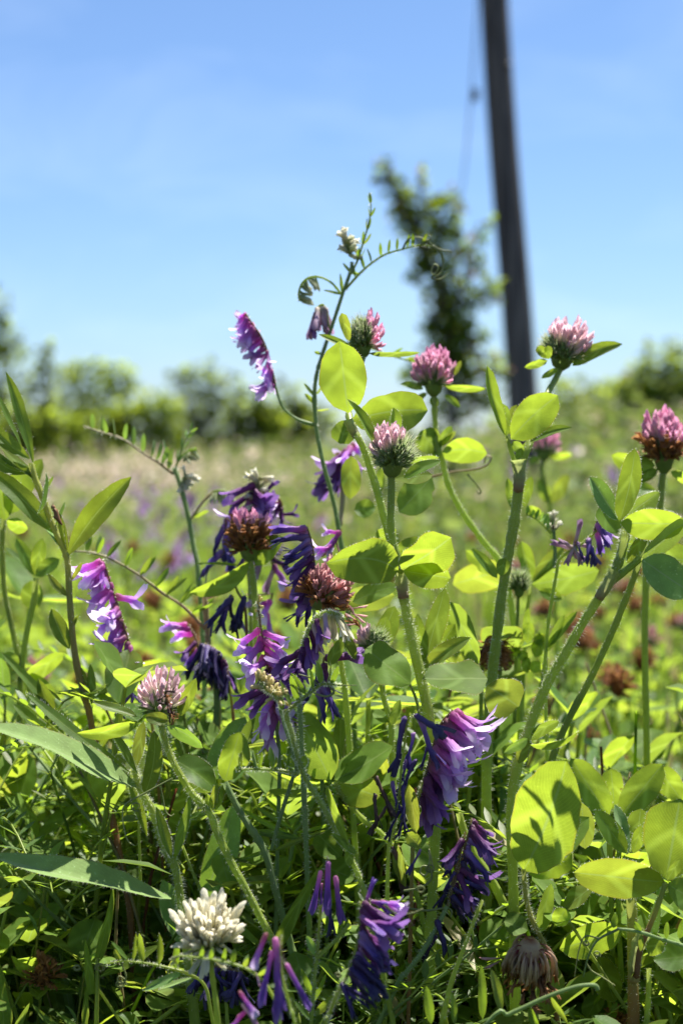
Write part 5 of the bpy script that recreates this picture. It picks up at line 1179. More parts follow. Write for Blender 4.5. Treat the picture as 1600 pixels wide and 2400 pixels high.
    p.leaf((776, 1828), (694, 1668), 112, fold=.1, roll=-22, mat='leaf_dull', kind='clover'); p.leaf((784, 1828), (920, 1748), 120, fold=.18, roll=-50, mat='leaf_dull', kind='clover', sway=-.04, fringe=14); p.leaf((786, 1832), (890, 1868), 84, fold=.15, roll=10, mat='leaf_dull', kind='clover')
    p.leaf((880, 1930, .97), (850, 1870, .97), 90, kind='round', roll=0); p.leaf((800, 2010, .94), (740, 1950, .94), 76, mat='leaf_dull', kind='round', roll=20); p.leaf((830, 2060, .95), (760, 2030, .95), 80, mat='leaf_dull', kind='clover', roll=25)
    # --- dark grass blades
    p = Plant('grass_tuft', 'dark broad grass blades rising in the shade left of the white clover', 'grass'); p.d = .89
    for b, t, w, rl in [((230, 2245), (266, 2076), 34, 25), ((215, 2330), (200, 2200), 30, 20), ((10, 2420), (2, 2280), 50, 20), ((30, 2420), (70, 2350), 26, 30), ((640, 2230), (760, 2020), 44, 20), ((600, 2210), (500, 2120), 24, 30), ((150, 2420), (75, 2352), 26, 10), ((190, 2420), (130, 2370), 20, 20), ((200, 2400), (205, 2310), 22, 0)]:
        p.leaf(b, t, w, kind='blade', roll=rl, mat='leaf_dull', fold=.25, sway=R.uniform(-.06, .06))
    p.stem([(229, 2243), (228, 2330), (226, 2420)], 6, ground=True)
# ------------------------------------------------------------------ undergrowth individuals and the field behind
M['bug'] = ramp_mat('grasshopper_brown', [(0, (.16, .07, .025)), (.5, (.24, .12, .05)), (1, (.14, .06, .02))], tw=0, scale=900, noise=.8)

def lerp(a, b, t): return a + (b - a) * t

def trio(p, base, up, spread, size, rng, mat, nrm):
    """three leaflets at the end of a leaf stalk"""
    az0 = rng.random() * 6.28
    for k in range(3):
        a = az0 + k * 2.094 + rng.gauss(0, .15)
        out_ = Vector((math.cos(a), math.sin(a), 0))
        dr = (out_ + up * rng.uniform(-.2, 1.3)).normalized()
        L = size * rng.uniform(.85, 1.1)
        p.leaf3(base, base + dr * L, L * rng.uniform(.55, .75), Vector((0, 0, 1)) + out_ * rng.gauss(0, .3), mat=mat, kind=rng.choice(['clover', 'clover', 'round']), nu=6, nv=4,
                fold=rng.uniform(.18, .5), arch=rng.uniform(-.05, .08), rng=rng, wave=.06, name='leaf')

def filler_clover(h, seed, head=None, mats=('leaf_dull', 'leaf', 'leaf_dull')):
    rng = random.Random(seed)
    p = Plant('clover_plant', None, 'clover plant', base=(0, 0, 0))
    for k in range(rng.randint(3, 4)):
        a = rng.random() * 6.28; l = h * rng.uniform(.2, .6)
        tip = Vector((math.cos(a) * l, math.sin(a) * l, h * (1.0 if head and k == 0 else rng.uniform(.65, 1.05) * (.75 if head else 1))))
        mid = Vector((tip.x * .35, tip.y * .35, tip.z * .55))
        p.stem([tip, mid, Vector((rng.gauss(0, .006), rng.gauss(0, .006), 0))], 5.5, r1=4.2, k=3, nr=5, mat='stem')
        if head and k == 0:
            p.head(tip, (tip - mid), 95, 110, head, n=40, rng=rng)
            trio(p, tip - Vector((0, 0, .004)), Vector((0, 0, .3)), 1, .018, rng, mats[0], None)
        else:
            trio(p, tip, Vector((0, 0, 1)), 1, rng.uniform(.024, .036), rng, rng.choice(mats), None)
        if rng.random() < .6:
            q = mid.lerp(tip, rng.uniform(.1, .5)); o = Vector((rng.gauss(0, .02), rng.gauss(0, .02), .015))
            p.stem([q + o, q + o * .5, q], 3, r1=2.5, k=2, nr=4, name='leaf_stalk')
            trio(p, q + o, Vector((0, 0, 1)), 1, rng.uniform(.020, .032), rng, rng.choice(mats), None)
    return p

def filler_big(h, seed):
    rng = random.Random(seed)
    p = Plant('red_clover_plant', None, 'clover plant', base=(0, 0, 0))
    for k in range(2):
        a = rng.random() * 6.28
        tip = Vector((math.cos(a) * .04, math.sin(a) * .03, h * rng.uniform(.8, 1.0)))
        p.stem([tip, Vector((tip.x * .6 + .006, tip.y * .6, tip.z * .6)), Vector((tip.x * .2, tip.y * .2, tip.z * .3)), Vector((0, 0, 0))], 9, r1=6, k=4, nr=6, hair=50)
        sp = p.last
        trio(p, tip, Vector((0, 0, 1)), 1, rng.uniform(.028, .038), rng, rng.choice(['leaf', 'leaf_dull']), None)
        for t in (.25, .45, .65):
            f = t * (len(sp) - 1); B = sp[int(f)]; a2 = rng.random() * 6.28
            o = Vector((math.cos(a2) * .03, math.sin(a2) * .03, rng.uniform(.01, .035)))
            p.stem([B + o, B + o * .5 + Vector((0, 0, .003)), B], 4, r1=3, k=2, nr=5, name='leaf_stalk')
            trio(p, B + o, o.normalized(), 1, rng.uniform(.028, .040), rng, rng.choice(['leaf', 'leaf', 'leaf_dull']), None)
    return p

def filler_weed(h, seed):
    rng = random.Random(seed)
    p = Plant('leafy_weed', None, 'weed', base=(0, 0, 0))
    top = Vector((rng.gauss(0, .03), rng.gauss(0, .03), h))
    p.stem([top, Vector((top.x * .3, top.y * .3, h * .5)), Vector((0, 0, 0))], 6, r1=3, k=4, nr=5, mat='stem_red')
    sp = p.last
    for k in range(11):
        t = .04 + k * .075
        f = t * (len(sp) - 1); i = int(f); B = sp[i].lerp(sp[i + 1], f - i)
        a = k * 2.4 + rng.gauss(0, .3); L = rng.uniform(.035, .06) * (1 if k > 2 else .6)
        o = Vector((math.cos(a), math.sin(a), rng.uniform(.15, .9) if k > 2 else 1.6)).normalized()
        p.leaf3(B, B + o * L, L * rng.uniform(.16, .26), Vector((0, 0, 1)) - o * .2, mat=rng.choice(['leaf_lance', 'leaf_dull', 'leaf_lance', 'leaf_grey']), kind='lance', nu=7, nv=4, fold=.3, arch=rng.uniform(0, .12), rng=rng, name='leaf')
    return p

def filler_vetch(h, seed, fl=None):
    rng = random.Random(seed)
    p = Plant('vetch_plant', None, 'vetch plant', base=(0, 0, 0))
    for s_ in range(2):
        a = rng.random() * 6.28
        top = Vector((math.cos(a) * h * .5, math.sin(a) * h * .5, h * rng.uniform(.8, 1)))
        p.stem([top, Vector((top.x * .3, top.y * .3, h * .55)), Vector((0, 0, 0))], 4.5, r1=3, k=4, nr=5, mat='stem_blue')
        sp = p.last
        for k in range(5):
            t = .02 + k * .15; f = t * (len(sp) - 1); i = int(f); B = sp[i].lerp(sp[i + 1], f - i)
            a2 = k * 2.6 + rng.random(); o = Vector((math.cos(a2), math.sin(a2), rng.uniform(.2, .8)))
            o.normalize(); l = rng.uniform(.05, .075)
            mb = MB(); rp = spline([B, B + o * l * .5 + Vector((0, 0, .006)), B + o * l - Vector((0, 0, .004))], 3)
            tube(mb, rp, [.0006, .0004], 4)
            lat = o.cross(Vector((0, 0, 1))).normalized()
            for q in range(6):
                for sg in (1, -1):
                    g = .2 + q * .14; ff = g * (len(rp) - 1); ii = min(int(ff), len(rp) - 2); b = rp[ii].lerp(rp[ii + 1], ff - ii)
                    dr = (lat * sg + o * .45 + Vector((0, 0, rng.uniform(0, .5)))).normalized(); L = .014 * (1.1 - .5 * g)
                    leaf_geo(mb, frame(dr, Vector((0, 0, 1))), b, L, L * .26, 'vetch', nu=3, nv=2, fold=.2, m=1, rng=rng)
            p.part('leaf', mb, [M['stem'], M['leaf_vetch']])
        if fl and s_ == 0:
            d0 = (top - sp[3]).normalized()
            mb = MB(); tube(mb, [top, top + d0 * .02, top + d0 * .055], [.0009, .0005], 5)
            ob = p.part('flower_spike', mb, [M['stem_red']])
            for k in range(14):
                b = top + d0 * (.01 + .045 * k / 14); a2 = k * 2.4
                dr = Vector((math.cos(a2) * .6, math.sin(a2) * .6, -.75))
                kd = fl if isinstance(fl, str) else rng.choice(fl)
                p.place(kd, b, dr, Vector((0, 0, 1)), .017, ob, rng=rng)
    return p

def joined(p, name, label=None):
    """collapse a small far plant into stem-and-all parts by kind, to keep the object count sane"""
    return p

PROTOS = {}
def build_protos():
    PROTOS['clover'] = [filler_clover(.20, 100 + i) for i in range(5)]
    PROTOS['big'] = [filler_big(.28, 500 + i) for i in range(4)]
    PROTOS['weed'] = [filler_weed(.24, 200 + i) for i in range(3)]
    PROTOS['vetch'] = [filler_vetch(.20, 300 + i) for i in range(3)]
    PROTOS['vetch_fl'] = [filler_vetch(.20, 320 + i, ('vetch_bright', 'vetch', 'vetch_dark')) for i in range(2)]
    PROTOS['brown'] = [filler_clover(.17, 400 + i, 'rust') for i in range(3)]
    PROTOS['pinkhead'] = [filler_clover(.17, 420 + i, 'dullpink') for i in range(2)]

USED = set(); PLACED = []
def put(kind, px, d, ytop, label, group, h0, rng=R):
    pr = rng.choice(PROTOS[kind]).root
    # height needed so that its top reaches row ytop at this distance
    z = P(px, ytop, d).z
    s = max(.35, min(1.9, z / h0))
    o = pr if pr.name not in USED and not USED.add(pr.name) else copy_tree(pr)
    q = P(px, 1040, d)
    o.location = (q.x, q.y, ground_z(q.x, q.y))
    o.rotation_euler = (0, 0, rng.random() * 6.28)
    o.scale = (s ** .6, s ** .6, s)
    set_props(o, label, None, group)
    PLACED.append((o, kind, px, row_of(z, d), d))

def ground_z(x, y):
    def sm(t): t = max(0.0, min(1.0, t)); return t * t * (3 - 2 * t)
    bank = 0.86 * sm((x - .2 - .02 * y) / (1.2 + .12 * y)) * sm((y - 8) / 14)
    far = .0
    swell = 0.02 * math.sin(x * 1.3 + .5) * math.sin(y * .9) * sm((y - 1.5) / 3)
    return bank + swell

def canopy(d):
    return float(np.interp(d, [1.0, 1.3, 2.0, 3.0, 6.5, 40], [.16, .165, .15, .145, .15, .2]))

def row_of(z, d):
    return 1040 + (CAMZ - z) * FPX / d

def undergrowth():
    rng = random.Random(77)
    G1 = 'low clover plants filling the undergrowth'; G2 = 'low leafy weeds in the undergrowth'; G3 = 'low vetch plants in the undergrowth'
    # shaded layer in and right behind the focus band
    for i in range(175):
        d = rng.uniform(.88, 1.34); px = rng.uniform(-150, 1750)
        if d < 1.0: yt = rng.uniform(2020, 2360)
        else:
            yt = rng.uniform(1600, 2150)
            if 1150 < px < 1620: yt = max(yt, rng.uniform(1760, 2100))
        k = rng.random()
        lim = .36 if px < 900 else .74
        if k < lim: put('clover', px, d, yt, 'low clover plant in the shaded leafy tangle of the foreground', G1, .20, rng)
        elif k < lim + (1 - lim) * .5: put('weed', px, d, yt, 'small narrow leaved weed in the foreground tangle', G2, .24, rng)
        else: put('vetch', px, d, yt, 'small feathery vetch plant in the foreground tangle', G3, .20, rng)
    for (px, d, yt) in [(330, 1.12, 1700), (430, 1.08, 1790), (560, 1.15, 1640), (650, 1.1, 1700), (760, 1.2, 1560), (840, 1.1, 1640), (905, 1.16, 1580), (1010, 1.22, 1480), (1090, 1.15, 1560), (1120, 1.25, 1650), (40, 1.14, 1560), (130, 1.2, 1660), (230, 1.12, 1800), (10, 1.05, 1830), (1230, 1.12, 1840), (1330, 1.08, 1900), (700, 1.3, 1480), (480, 1.3, 1560), (-40, 1.25, 1380), (1560, 1.0, 1990), (1400, .98, 2080), (620, 1.0, 1990), (880, 1.02, 1940), (1020, 1.06, 1540), (1080, 1.04, 1640), (1190, 1.08, 1500), (1240, 1.14, 1620), (960, 1.02, 1760), (860, 1.0, 1760), (600, 1.02, 1760), (520, .98, 1900), (1580, 1.06, 1640), (1330, 1.0, 2040), (760, 1.12, 1700), (360, 1.0, 1960), (200, 1.04, 2060), (90, .98, 2140)]:
        put('big', px, d, yt, 'tall leafy clover stem without a flower in the thicket', 'flowerless clover stems in the thicket', .28, rng)
    for i in range(34):
        d = rng.uniform(.95, 1.12); px = rng.uniform(300, 1180)
        put('vetch' if i % 3 else 'weed', px, d, rng.uniform(1640, 2050), 'small feathery vetch plant in the foreground tangle', G3 if i % 3 else G2, .20 if i % 3 else .24, rng)
    for i in range(16):
        d = rng.uniform(1.0, 1.22); px = rng.uniform(280, 1100)
        put('big', px, d, rng.uniform(1520, 1880), 'tall leafy clover stem without a flower in the thicket', 'flowerless clover stems in the thicket', .28, rng)
    # sunlit layer behind
    for i in range(110):
        d = 1.34 + 1.5 * rng.random() ** 1.3; px = rng.uniform(-150, 1750)
        if px > 1080 and rng.random() < .5: d += .9
        yt = row_of(canopy(d) * (.8 if px > 1000 else 1) + rng.uniform(-.02, .06) + (-.02 if px > 950 else .02), d)
        k = rng.random()
        if k < .66: put('clover', px, d, yt, 'soft focus clover plant in the sunny growth behind', 'clover plants in soft focus behind', .20, rng)
        elif k < .84: put('weed', px, d, yt, 'soft focus narrow leaved weed in the sunny growth behind', 'weeds in soft focus behind', .24, rng)
        else: put('vetch', px, d, yt, 'soft focus feathery vetch in the sunny growth behind', 'vetch plants in soft focus behind', .20, rng)
    # withered and pinkish heads scattered over the ground cover
    for i in range(64):
        d = 1.5 + 2.8 * rng.random(); px = rng.choice([rng.uniform(980, 1650), rng.uniform(1200, 1650), rng.uniform(-50, 700)])
        put('brown', px, d, row_of(canopy(d) * (.85 if px > 1000 else 1) + rng.uniform(.035, .085), d), 'clover with a withered red brown head standing in the sunny ground cover', 'withered clovers in the ground cover', .17, rng)
    for (px, d, yt) in [(40, 1.05, 2120), (120, 1.1, 2200), (160, 1.0, 2260), (60, .98, 2230), (260, 1.15, 2050), (700, 1.1, 2150), (1180, 1.1, 2180), (1560, 1.05, 2260), (1430, 1.0, 2330), (1590, .95, 2330), (1250, 1.2, 2060), (20, 1.2, 1980)]:
        put('brown', px, d, yt, 'clover with a withered red brown head standing in the sunny ground cover', 'withered clovers in the ground cover', .17, rng)
    for (px, d) in [(80, 1.7), (140, 1.75), (110, 1.8), (40, 1.65), (1420, 1.65), (1395, 1.6), (1270, 1.5), (1530, 1.7), (1500, 1.75), (1150, 1.9), (1410, 2.3), (1480, 2.4), (1330, 1.55), (1560, 1.55)]:
        put('brown', px, d, row_of(canopy(d) * (.75 if px > 1000 else 1) + rng.uniform(.03, .06), d), 'clover with a withered red brown head standing in the sunny ground cover', 'withered clovers in the ground cover', .17, rng)
    for (px, d) in [(1300, 1.9), (1420, 2.0), (1360, 2.3), (1400, 2.5), (1150, 4.0), (30, 1.6), (1310, 3.), (640, 1.7), (1500, 2.1), (560, 2.4)]:
        put('pinkhead', px, d, row_of(canopy(d) + rng.uniform(.03, .07), d), 'clover with a dusky pink head in the sunny ground cover', 'dusky pink clovers in the ground cover', .17, rng)
    for i in range(64):
        d = rng.uniform(3.0, 8.5); px = rng.gauss(330, 190)
        put('vetch_fl', px, d, row_of(.19 + rng.uniform(.03, .11), d), 'purple flowering vetch blurred in the field behind', 'flowering vetches blurred in the field', .21, rng)
    for (px, py, d) in [(1085, 845, 6.5), (1125, 815, 6.6), (1165, 850, 6.8), (1060, 860, 6.4), (1375, 900, 9), (1290, 905, 8), (1480, 960, 6)]:
        put('vetch_fl', px, d, py, 'purple flowering vetch rising at the foot of the dark bush', 'flowering vetches by the bush and bank', .23, rng)

# ------------------------------------------------------------------ numpy scatter for what nobody could count
TRIO_V = []; TRIO_F = []; TRIO_UV = []
def _mk_trio():
    for k in range(3):
        a = k * 2.094; c, s = math.cos(a), math.sin(a)
        loc = [(0, 0, 0), (.38, .27, .10), (.78, .25, .09), (1.0, 0, -.05), (.78, -.25, .09), (.38, -.27, .10)]
        uv = [(0, .5), (.38, .02), (.78, .02), (1, .5), (.78, .98), (.38, .98)]
        o = len(TRIO_V)
        for (x, y, z) in loc: TRIO_V.append((x * c - y * s, x * s + y * c, z))
        TRIO_UV.extend(uv)
        TRIO_F.extend([(o, o + 3, o + 2), (o, o + 2, o + 1), (o, o + 5, o + 4), (o, o + 4, o + 3)])
    o = len(TRIO_V)
    TRIO_V.extend([(-.03, 0, 0), (.03, 0, 0), (.35, .2, -4.2)]); TRIO_UV.extend([(.3, .5)] * 3); TRIO_F.append((o, o + 1, o + 2))
_mk_trio()
DIA = ([(0, 0, 0), (.5, .32, .06), (1, 0, 0), (.5, -.32, .06)], [(0, 2, 1), (0, 3, 2)], [(0, .5), (.5, .1), (1, .5), (.5, .9)])
BLADE = ([(-.05, 0, 0), (.05, 0, 0), (.04, .06, .6), (-.04, .06, .6), (0, .25, 1.0)], [(0, 1, 2), (0, 2, 3), (3, 2, 4)], [(0, 0), (0, 1), (.6, 1), (.6, 0), (1, .5)])

LANCE = ([(0, 0, 0), (.3, .085, .03), (.65, .09, .02), (1, 0, -.10), (.65, -.09, .02), (.3, -.085, .03), (.3, 0, 0), (.65, 0, -.02)],
         [(0, 6, 1), (1, 6, 7), (1, 7, 2), (2, 7, 3), (0, 5, 6), (5, 4, 7), (5, 7, 6), (4, 3, 7)], [(0, .5), (.3, .05), (.65, .05), (1, .5), (.65, .95), (.3, .95), (.3, .5), (.65, .5)])
def _mk_stalk():
    V = []; F = []; UV = []
    for i in range(6):
        t = i / 5
        for k in range(3):
            a = 2.094 * k; r = .0075 * (1 - .5 * t)
            V.append((math.cos(a) * r + .22 * t * t, math.sin(a) * r + .04 * math.sin(t * 5), t)); UV.append((t, k / 3))
    for i in range(5):
        for k in range(3):
            a, b = i * 3 + k, i * 3 + (k + 1) % 3
            F += [(a, b, b + 3), (a, b + 3, a + 3)]
    return V, F, UV
STALK = _mk_stalk()

def rotmats(n, tilt, up=None):
    az = NP.random(n) * 6.283; sp = NP.random(n) * 6.283; tl = np.abs(NP.normal(0, tilt, n))
    ca, sa, ct, st = np.cos(az), np.sin(az), np.cos(tl), np.sin(tl)
    cs, ss = np.cos(sp), np.sin(sp)
    z = np.zeros(n); o = np.ones(n)
    Rz = np.stack([np.stack([ca, -sa, z], -1), np.stack([sa, ca, z], -1), np.stack([z, z, o], -1)], 1)
    Ry = np.stack([np.stack([ct, z, st], -1), np.stack([z, o, z], -1), np.stack([-st, z, ct], -1)], 1)
    Rs = np.stack([np.stack([cs, -ss, z], -1), np.stack([ss, cs, z], -1), np.stack([z, z, o], -1)], 1)
    return Rz @ Ry @ Rs

def scatter_mesh(name, tpl, pos, rot, scl, mats, rnd=None, mi=None):
    V, F, UV = (np.array(t, dtype=np.float32) for t in tpl)
    F = F.astype(np.int32); n = len(pos); k = len(V)
    vv = np.einsum('nij,kj->nki', rot, V) * np.asarray(scl).reshape(n, 1, -1) + np.asarray(pos)[:, None, :]
    ff = (F[None] + (np.arange(n) * k)[:, None, None]).reshape(-1, 3)
    me = bpy.data.meshes.new(name)
    me.vertices.add(n * k); me.vertices.foreach_set("co", vv.astype(np.float32).ravel())
    me.loops.add(len(ff) * 3); me.loops.foreach_set("vertex_index", ff.ravel().astype(np.int32))
    me.polygons.add(len(ff)); me.polygons.foreach_set("loop_start", np.arange(0, len(ff) * 3, 3, dtype=np.int32))
    for m in mats: me.materials.append(m)
    if mi is not None:
        me.polygons.foreach_set("material_index", np.repeat(mi, len(F)).astype(np.int32))
    lay = me.uv_layers.new(name="UVMap")
    lay.data.foreach_set("uv", np.tile(UV, (n, 1))[ff.ravel()].astype(np.float32).ravel())
    at = me.attributes.new("rnd", 'FLOAT', 'POINT')
    at.data.foreach_set("value", np.repeat(rnd if rnd is not None else NP.random(n), k).astype(np.float32))
    me.update(calc_edges=True)
    return me

GZ = np.vectorize(ground_z)

def field_points(n, d0, d1, power=1.0, xmargin=.35, spread=.23):
    d = d0 + (d1 - d0) * NP.random(n) ** power
    x = (NP.random(n) * 2 - 1) * (spread * d + xmargin)
    return x, d

def ground_cover():
    # near clover canopy
    n = 24000
    x, d = field_points(n, 1.02, 6.5, 1.35)
    top = np.interp(d, [1.0, 1.3, 2.0, 3.0, 6.5], [.165, .165, .145, .14, .15]) * (.82 + .25 * np.sin(x * 11 + d * 3) * np.sin(d * 9 + x * 4)) * np.where((x / d > .045) & (d < 2.6), .66, 1.0) * np.where((x / d < -.09) & (d < 1.6), .75, 1.0)
    z = top * (.25 + .75 * NP.random(n) ** .6) + NP.normal(0, .012, n)
    pos = np.stack([x, d, GZ(x, d) + np.clip(z, .015, .26)], -1)
    sc = (NP.uniform(.009, .020, n) * np.interp(d, [1, 2, 3.5, 6.5], [1.15, 1.0, .72, .62]))[:, None] * np.ones(3)
    me = scatter_mesh('clover_ground_cover', (TRIO_V, TRIO_F, TRIO_UV), pos, rotmats(n, .80), sc, [M['ground_leaf'], M['ground_leaf_pale'], M['ground_leaf_deep'], M['grass_dry'], M['litter']], mi=NP.choice(5, n, p=[.36, .10, .37, .11, .06]))
    set_props(link('clover_ground_cover', me), 'dense carpet of small clover leaves in the sunny meadow', 'ground cover', None, 'stuff')
    # deep low layer under the focus band
    n = 5200
    x, d = field_points(n, .62, 1.45, 1.0, .3)
    z = np.clip(NP.normal(.055, .03, n), .008, np.clip(.36 - .27 * d, .04, .16))
    pos = np.stack([x, d, z], -1)
    me = scatter_mesh('shaded_undergrowth', (TRIO_V, TRIO_F, TRIO_UV), pos, rotmats(n, .7), NP.uniform(.013, .026, n)[:, None] * np.ones(3), [M['ground_leaf_deep']])
    set_props(link('shaded_undergrowth', me), 'shaded low leaves and litter under the flowers', 'ground cover', None, 'stuff')
    # grass blades
    n = 9000
    x, d = field_points(n, .95, 10, 1.5)
    h = NP.uniform(.07, .24, n) * np.where(d < 1.4, .8, 1)
    pos = np.stack([x, d, GZ(x, d)], -1)
    me = scatter_mesh('meadow_grass', BLADE, pos, rotmats(n, .28), np.stack([h * .45, h * .45, h], -1), [M['grass'], M['grass_dry']], mi=(NP.random(n) < .22).astype(int))
    set_props(link('meadow_grass', me), 'thin grass blades among the meadow clover', 'grass', None, 'stuff')
    # thin stalks and narrow leaves tangled through the foreground
    n = 2600
    d = .90 + .62 * NP.random(n); x = (NP.random(n) * 2 - 1) * (.23 * d + .08)
    zt = CAMZ - (1640 + 560 * NP.random(n) + np.where(d < 1.0, 260, 0) + np.where(x > .05, 60, 0) - 1040) / FPX * d
    z = np.clip(zt * (.35 + .65 * NP.random(n) ** .7), .01, .30)
    pos = np.stack([x, d, z], -1)
    L = NP.uniform(.018, .052, n)
    me = scatter_mesh('narrow_leaf_tangle', LANCE, pos, rotmats(n, 1.0), np.stack([L, L * NP.uniform(.6, 1.3, n), L], -1), [M['ground_leaf'], M['ground_leaf_deep'], M['grass_dry']], mi=NP.choice(3, n, p=[.46, .44, .10]))
    set_props(link('narrow_leaf_tangle', me), 'narrow leaves tangled between the flower stems', 'leaves', None, 'stuff')
    n = 520
    d = .92 + .7 * NP.random(n); x = (NP.random(n) * 2 - 1) * (.23 * d + .08)
    hh = np.clip(CAMZ - (1560 + 620 * NP.random(n) + np.where(d < 1.0, 240, 0) - 1040) / FPX * d, .05, .30)
    pos = np.stack([x, d, np.zeros(n)], -1)
    me = scatter_mesh('thin_stalk_tangle', STALK, pos, rotmats(n, .22), np.stack([hh, hh, hh], -1), [M['grass'], M['grass_dry'], M['litter']], mi=NP.choice(3, n, p=[.6, .25, .15]))
    set_props(link('thin_stalk_tangle', me), 'thin green and straw stalks crossing in the foreground', 'stalks', None, 'stuff')
    # litter: small red brown dead petals, fallen bits
    n = 5200
    x, d = field_points(n, .75, 4.5, 1.5)
    pos = np.stack([x, d, GZ(x, d) + NP.random(n) ** 2 * .12 + .004], -1)
    me = scatter_mesh('fallen_petals', DIA, pos, rotmats(n, .8), NP.uniform(.004, .014, n)[:, None] * np.ones(3), [M['litter'], M['litter_pale']], mi=(NP.random(n) < .3).astype(int))
    set_props(link('fallen_petals', me), 'red brown fallen petals and dead leaf bits among the plants', 'litter', None, 'stuff')
    # open field beyond
    n = 52000
    x, d = field_points(n, 5.5, 34, 1.45, .5, .24)
    sc = (.013 + .0022 * d) * NP.uniform(.7, 1.3, n)
    hh = (.13 + .10 * NP.random(n)) * NP.random(n) ** .5 + np.where(x > .6, .10, 0) * NP.random(n)
    hh = hh + np.where((d > 9) & (x < .9), NP.random(n) * .46 * np.clip((d - 9) / 18, 0, 1) * (.55 + .45 * np.sin(x * 1.7 + d * .6) * np.sin(x * .6 - d * .9)) * (NP.random(n) < .8), 0)
    sc = sc * np.where(d > 16, 1.25, 1)
    pos = np.stack([x, d, GZ(x, d) + hh], -1)
    pk = np.exp(-((x / d + .115) / .08) ** 2) * np.exp(-((d - 15) / 9) ** 2)
    mi = np.where(NP.random(n) < pk * .78, np.where(NP.random(n) < .6, 2, 1), np.where(NP.random(n) < .10, 1, np.where(NP.random(n) < .35, 3, 0))) 
    me = scatter_mesh('field_plants', DIA, pos, rotmats(n, .75), sc[:, None] * np.ones(3), [M['ground_leaf'], M['grass_dry'], M['blossom'], M['far_dark']], mi=mi)
    set_props(link('field_plants', me), 'blurred meadow plants and pale blossoms stretching to the shrubs', 'meadow', None, 'stuff')
    # tall weeds on the bank to the right
    n = 26000
    y = 4.6 + 19 * NP.random(n) ** 1.3
    x = (.035 + .30 * NP.random(n)) * y * 1.0 + NP.normal(0, .15, n)
    gz = GZ(x, y)
    lump = .32 + .16 * np.sin(x * 3.1 + 1.2) * np.sin(y * 1.7) + .10 * np.sin(x * 7.0 + y * 2.2)
    lump = lump * np.clip((y - 4) / 3, .35, 1.0)
    hh = lump * NP.random(n) ** .55
    px_ = x / y * FPX + 800
    hh = np.where((px_ > 1120) & (px_ < 1340) & (y < 13.5), hh * .3, hh)
    pos = np.stack([x, y, gz + hh], -1)
    sc = (.028 + .0042 * y) * NP.uniform(.5, 1.4, n)
    r = NP.random(n)
    mi = np.where(r < .42, 0, np.where(r < .80, 4, np.where(r < .91, 3, np.where(r < .95, 2, 1))))
    me = scatter_mesh('bank_weeds', DIA, pos, rotmats(n, .8), sc[:, None] * np.ones(3), [M['ground_leaf'], M['grass_dry'], M['blossom'], M['ground_leaf_pale'], M['far_dark']], mi=mi)
    set_props(link('bank_weeds', me), 'rank tall weeds covering the bank behind the pole', 'weeds', None, 'stuff')

def clumps_tree(name, label, group, blobs, d, leaf, per, trunk, mats, tilt=1.2, depth=.8, cat='shrub', seed=1, wts=None):
    """blobs: (px, py, radius_px): leaf clumps placed in the world at distance d; trunk: list of px polylines with half width"""
    rng = np.random.default_rng(seed)
    base = P(trunk[0][0][0], trunk[0][0][1], d)
    p = Plant(name, label, cat, base=(base.x, base.y, ground_z(base.x, base.y)), group=group)
    mb = MB()
    for k, line in enumerate(trunk):
        hw = S(line[-1], d)
        q = [P(a, b, d + rng.normal(0, .08) * (1 if j else 0)) for j, (a, b) in enumerate(line[:-1])]
        if k == 0: q[0] = Vector((q[0].x, q[0].y, ground_z(q[0].x, q[0].y)))
        tube(mb, spline(q, 4), [hw, hw * .35], 6)
    p.part('trunk', mb, [M['bark']])
    pos = []; 
    for (a, b, r) in blobs:
        c = P(a, b, d); rr = S(r, d); n = int(per * (r / 50.0) ** 2) + 6
        u = rng.normal(0, 1, (n, 3)); u /= np.linalg.norm(u, axis=1)[:, None]
        u *= (rng.random(n) ** .45)[:, None] * rr * np.array([1, depth, 1])
        # break each clump into tufts so the outline is uneven
        u += rng.normal(0, rr * .16, (n, 3))
        pos.append(u + np.array(c))
    pos = np.concatenate(pos); n = len(pos)
    r = rng.random(n)
    mi = np.searchsorted(np.cumsum(wts or [.75, .15, .10]), r).clip(0, len(mats) - 1)
    me = scatter_mesh('crown', DIA, pos - np.array(p.o), rotmats(n, tilt), leaf * rng.uniform(.6, 1.3, n)[:, None] * np.ones(3), mats, mi=mi)
    link('crown', me, p.root)
    return p

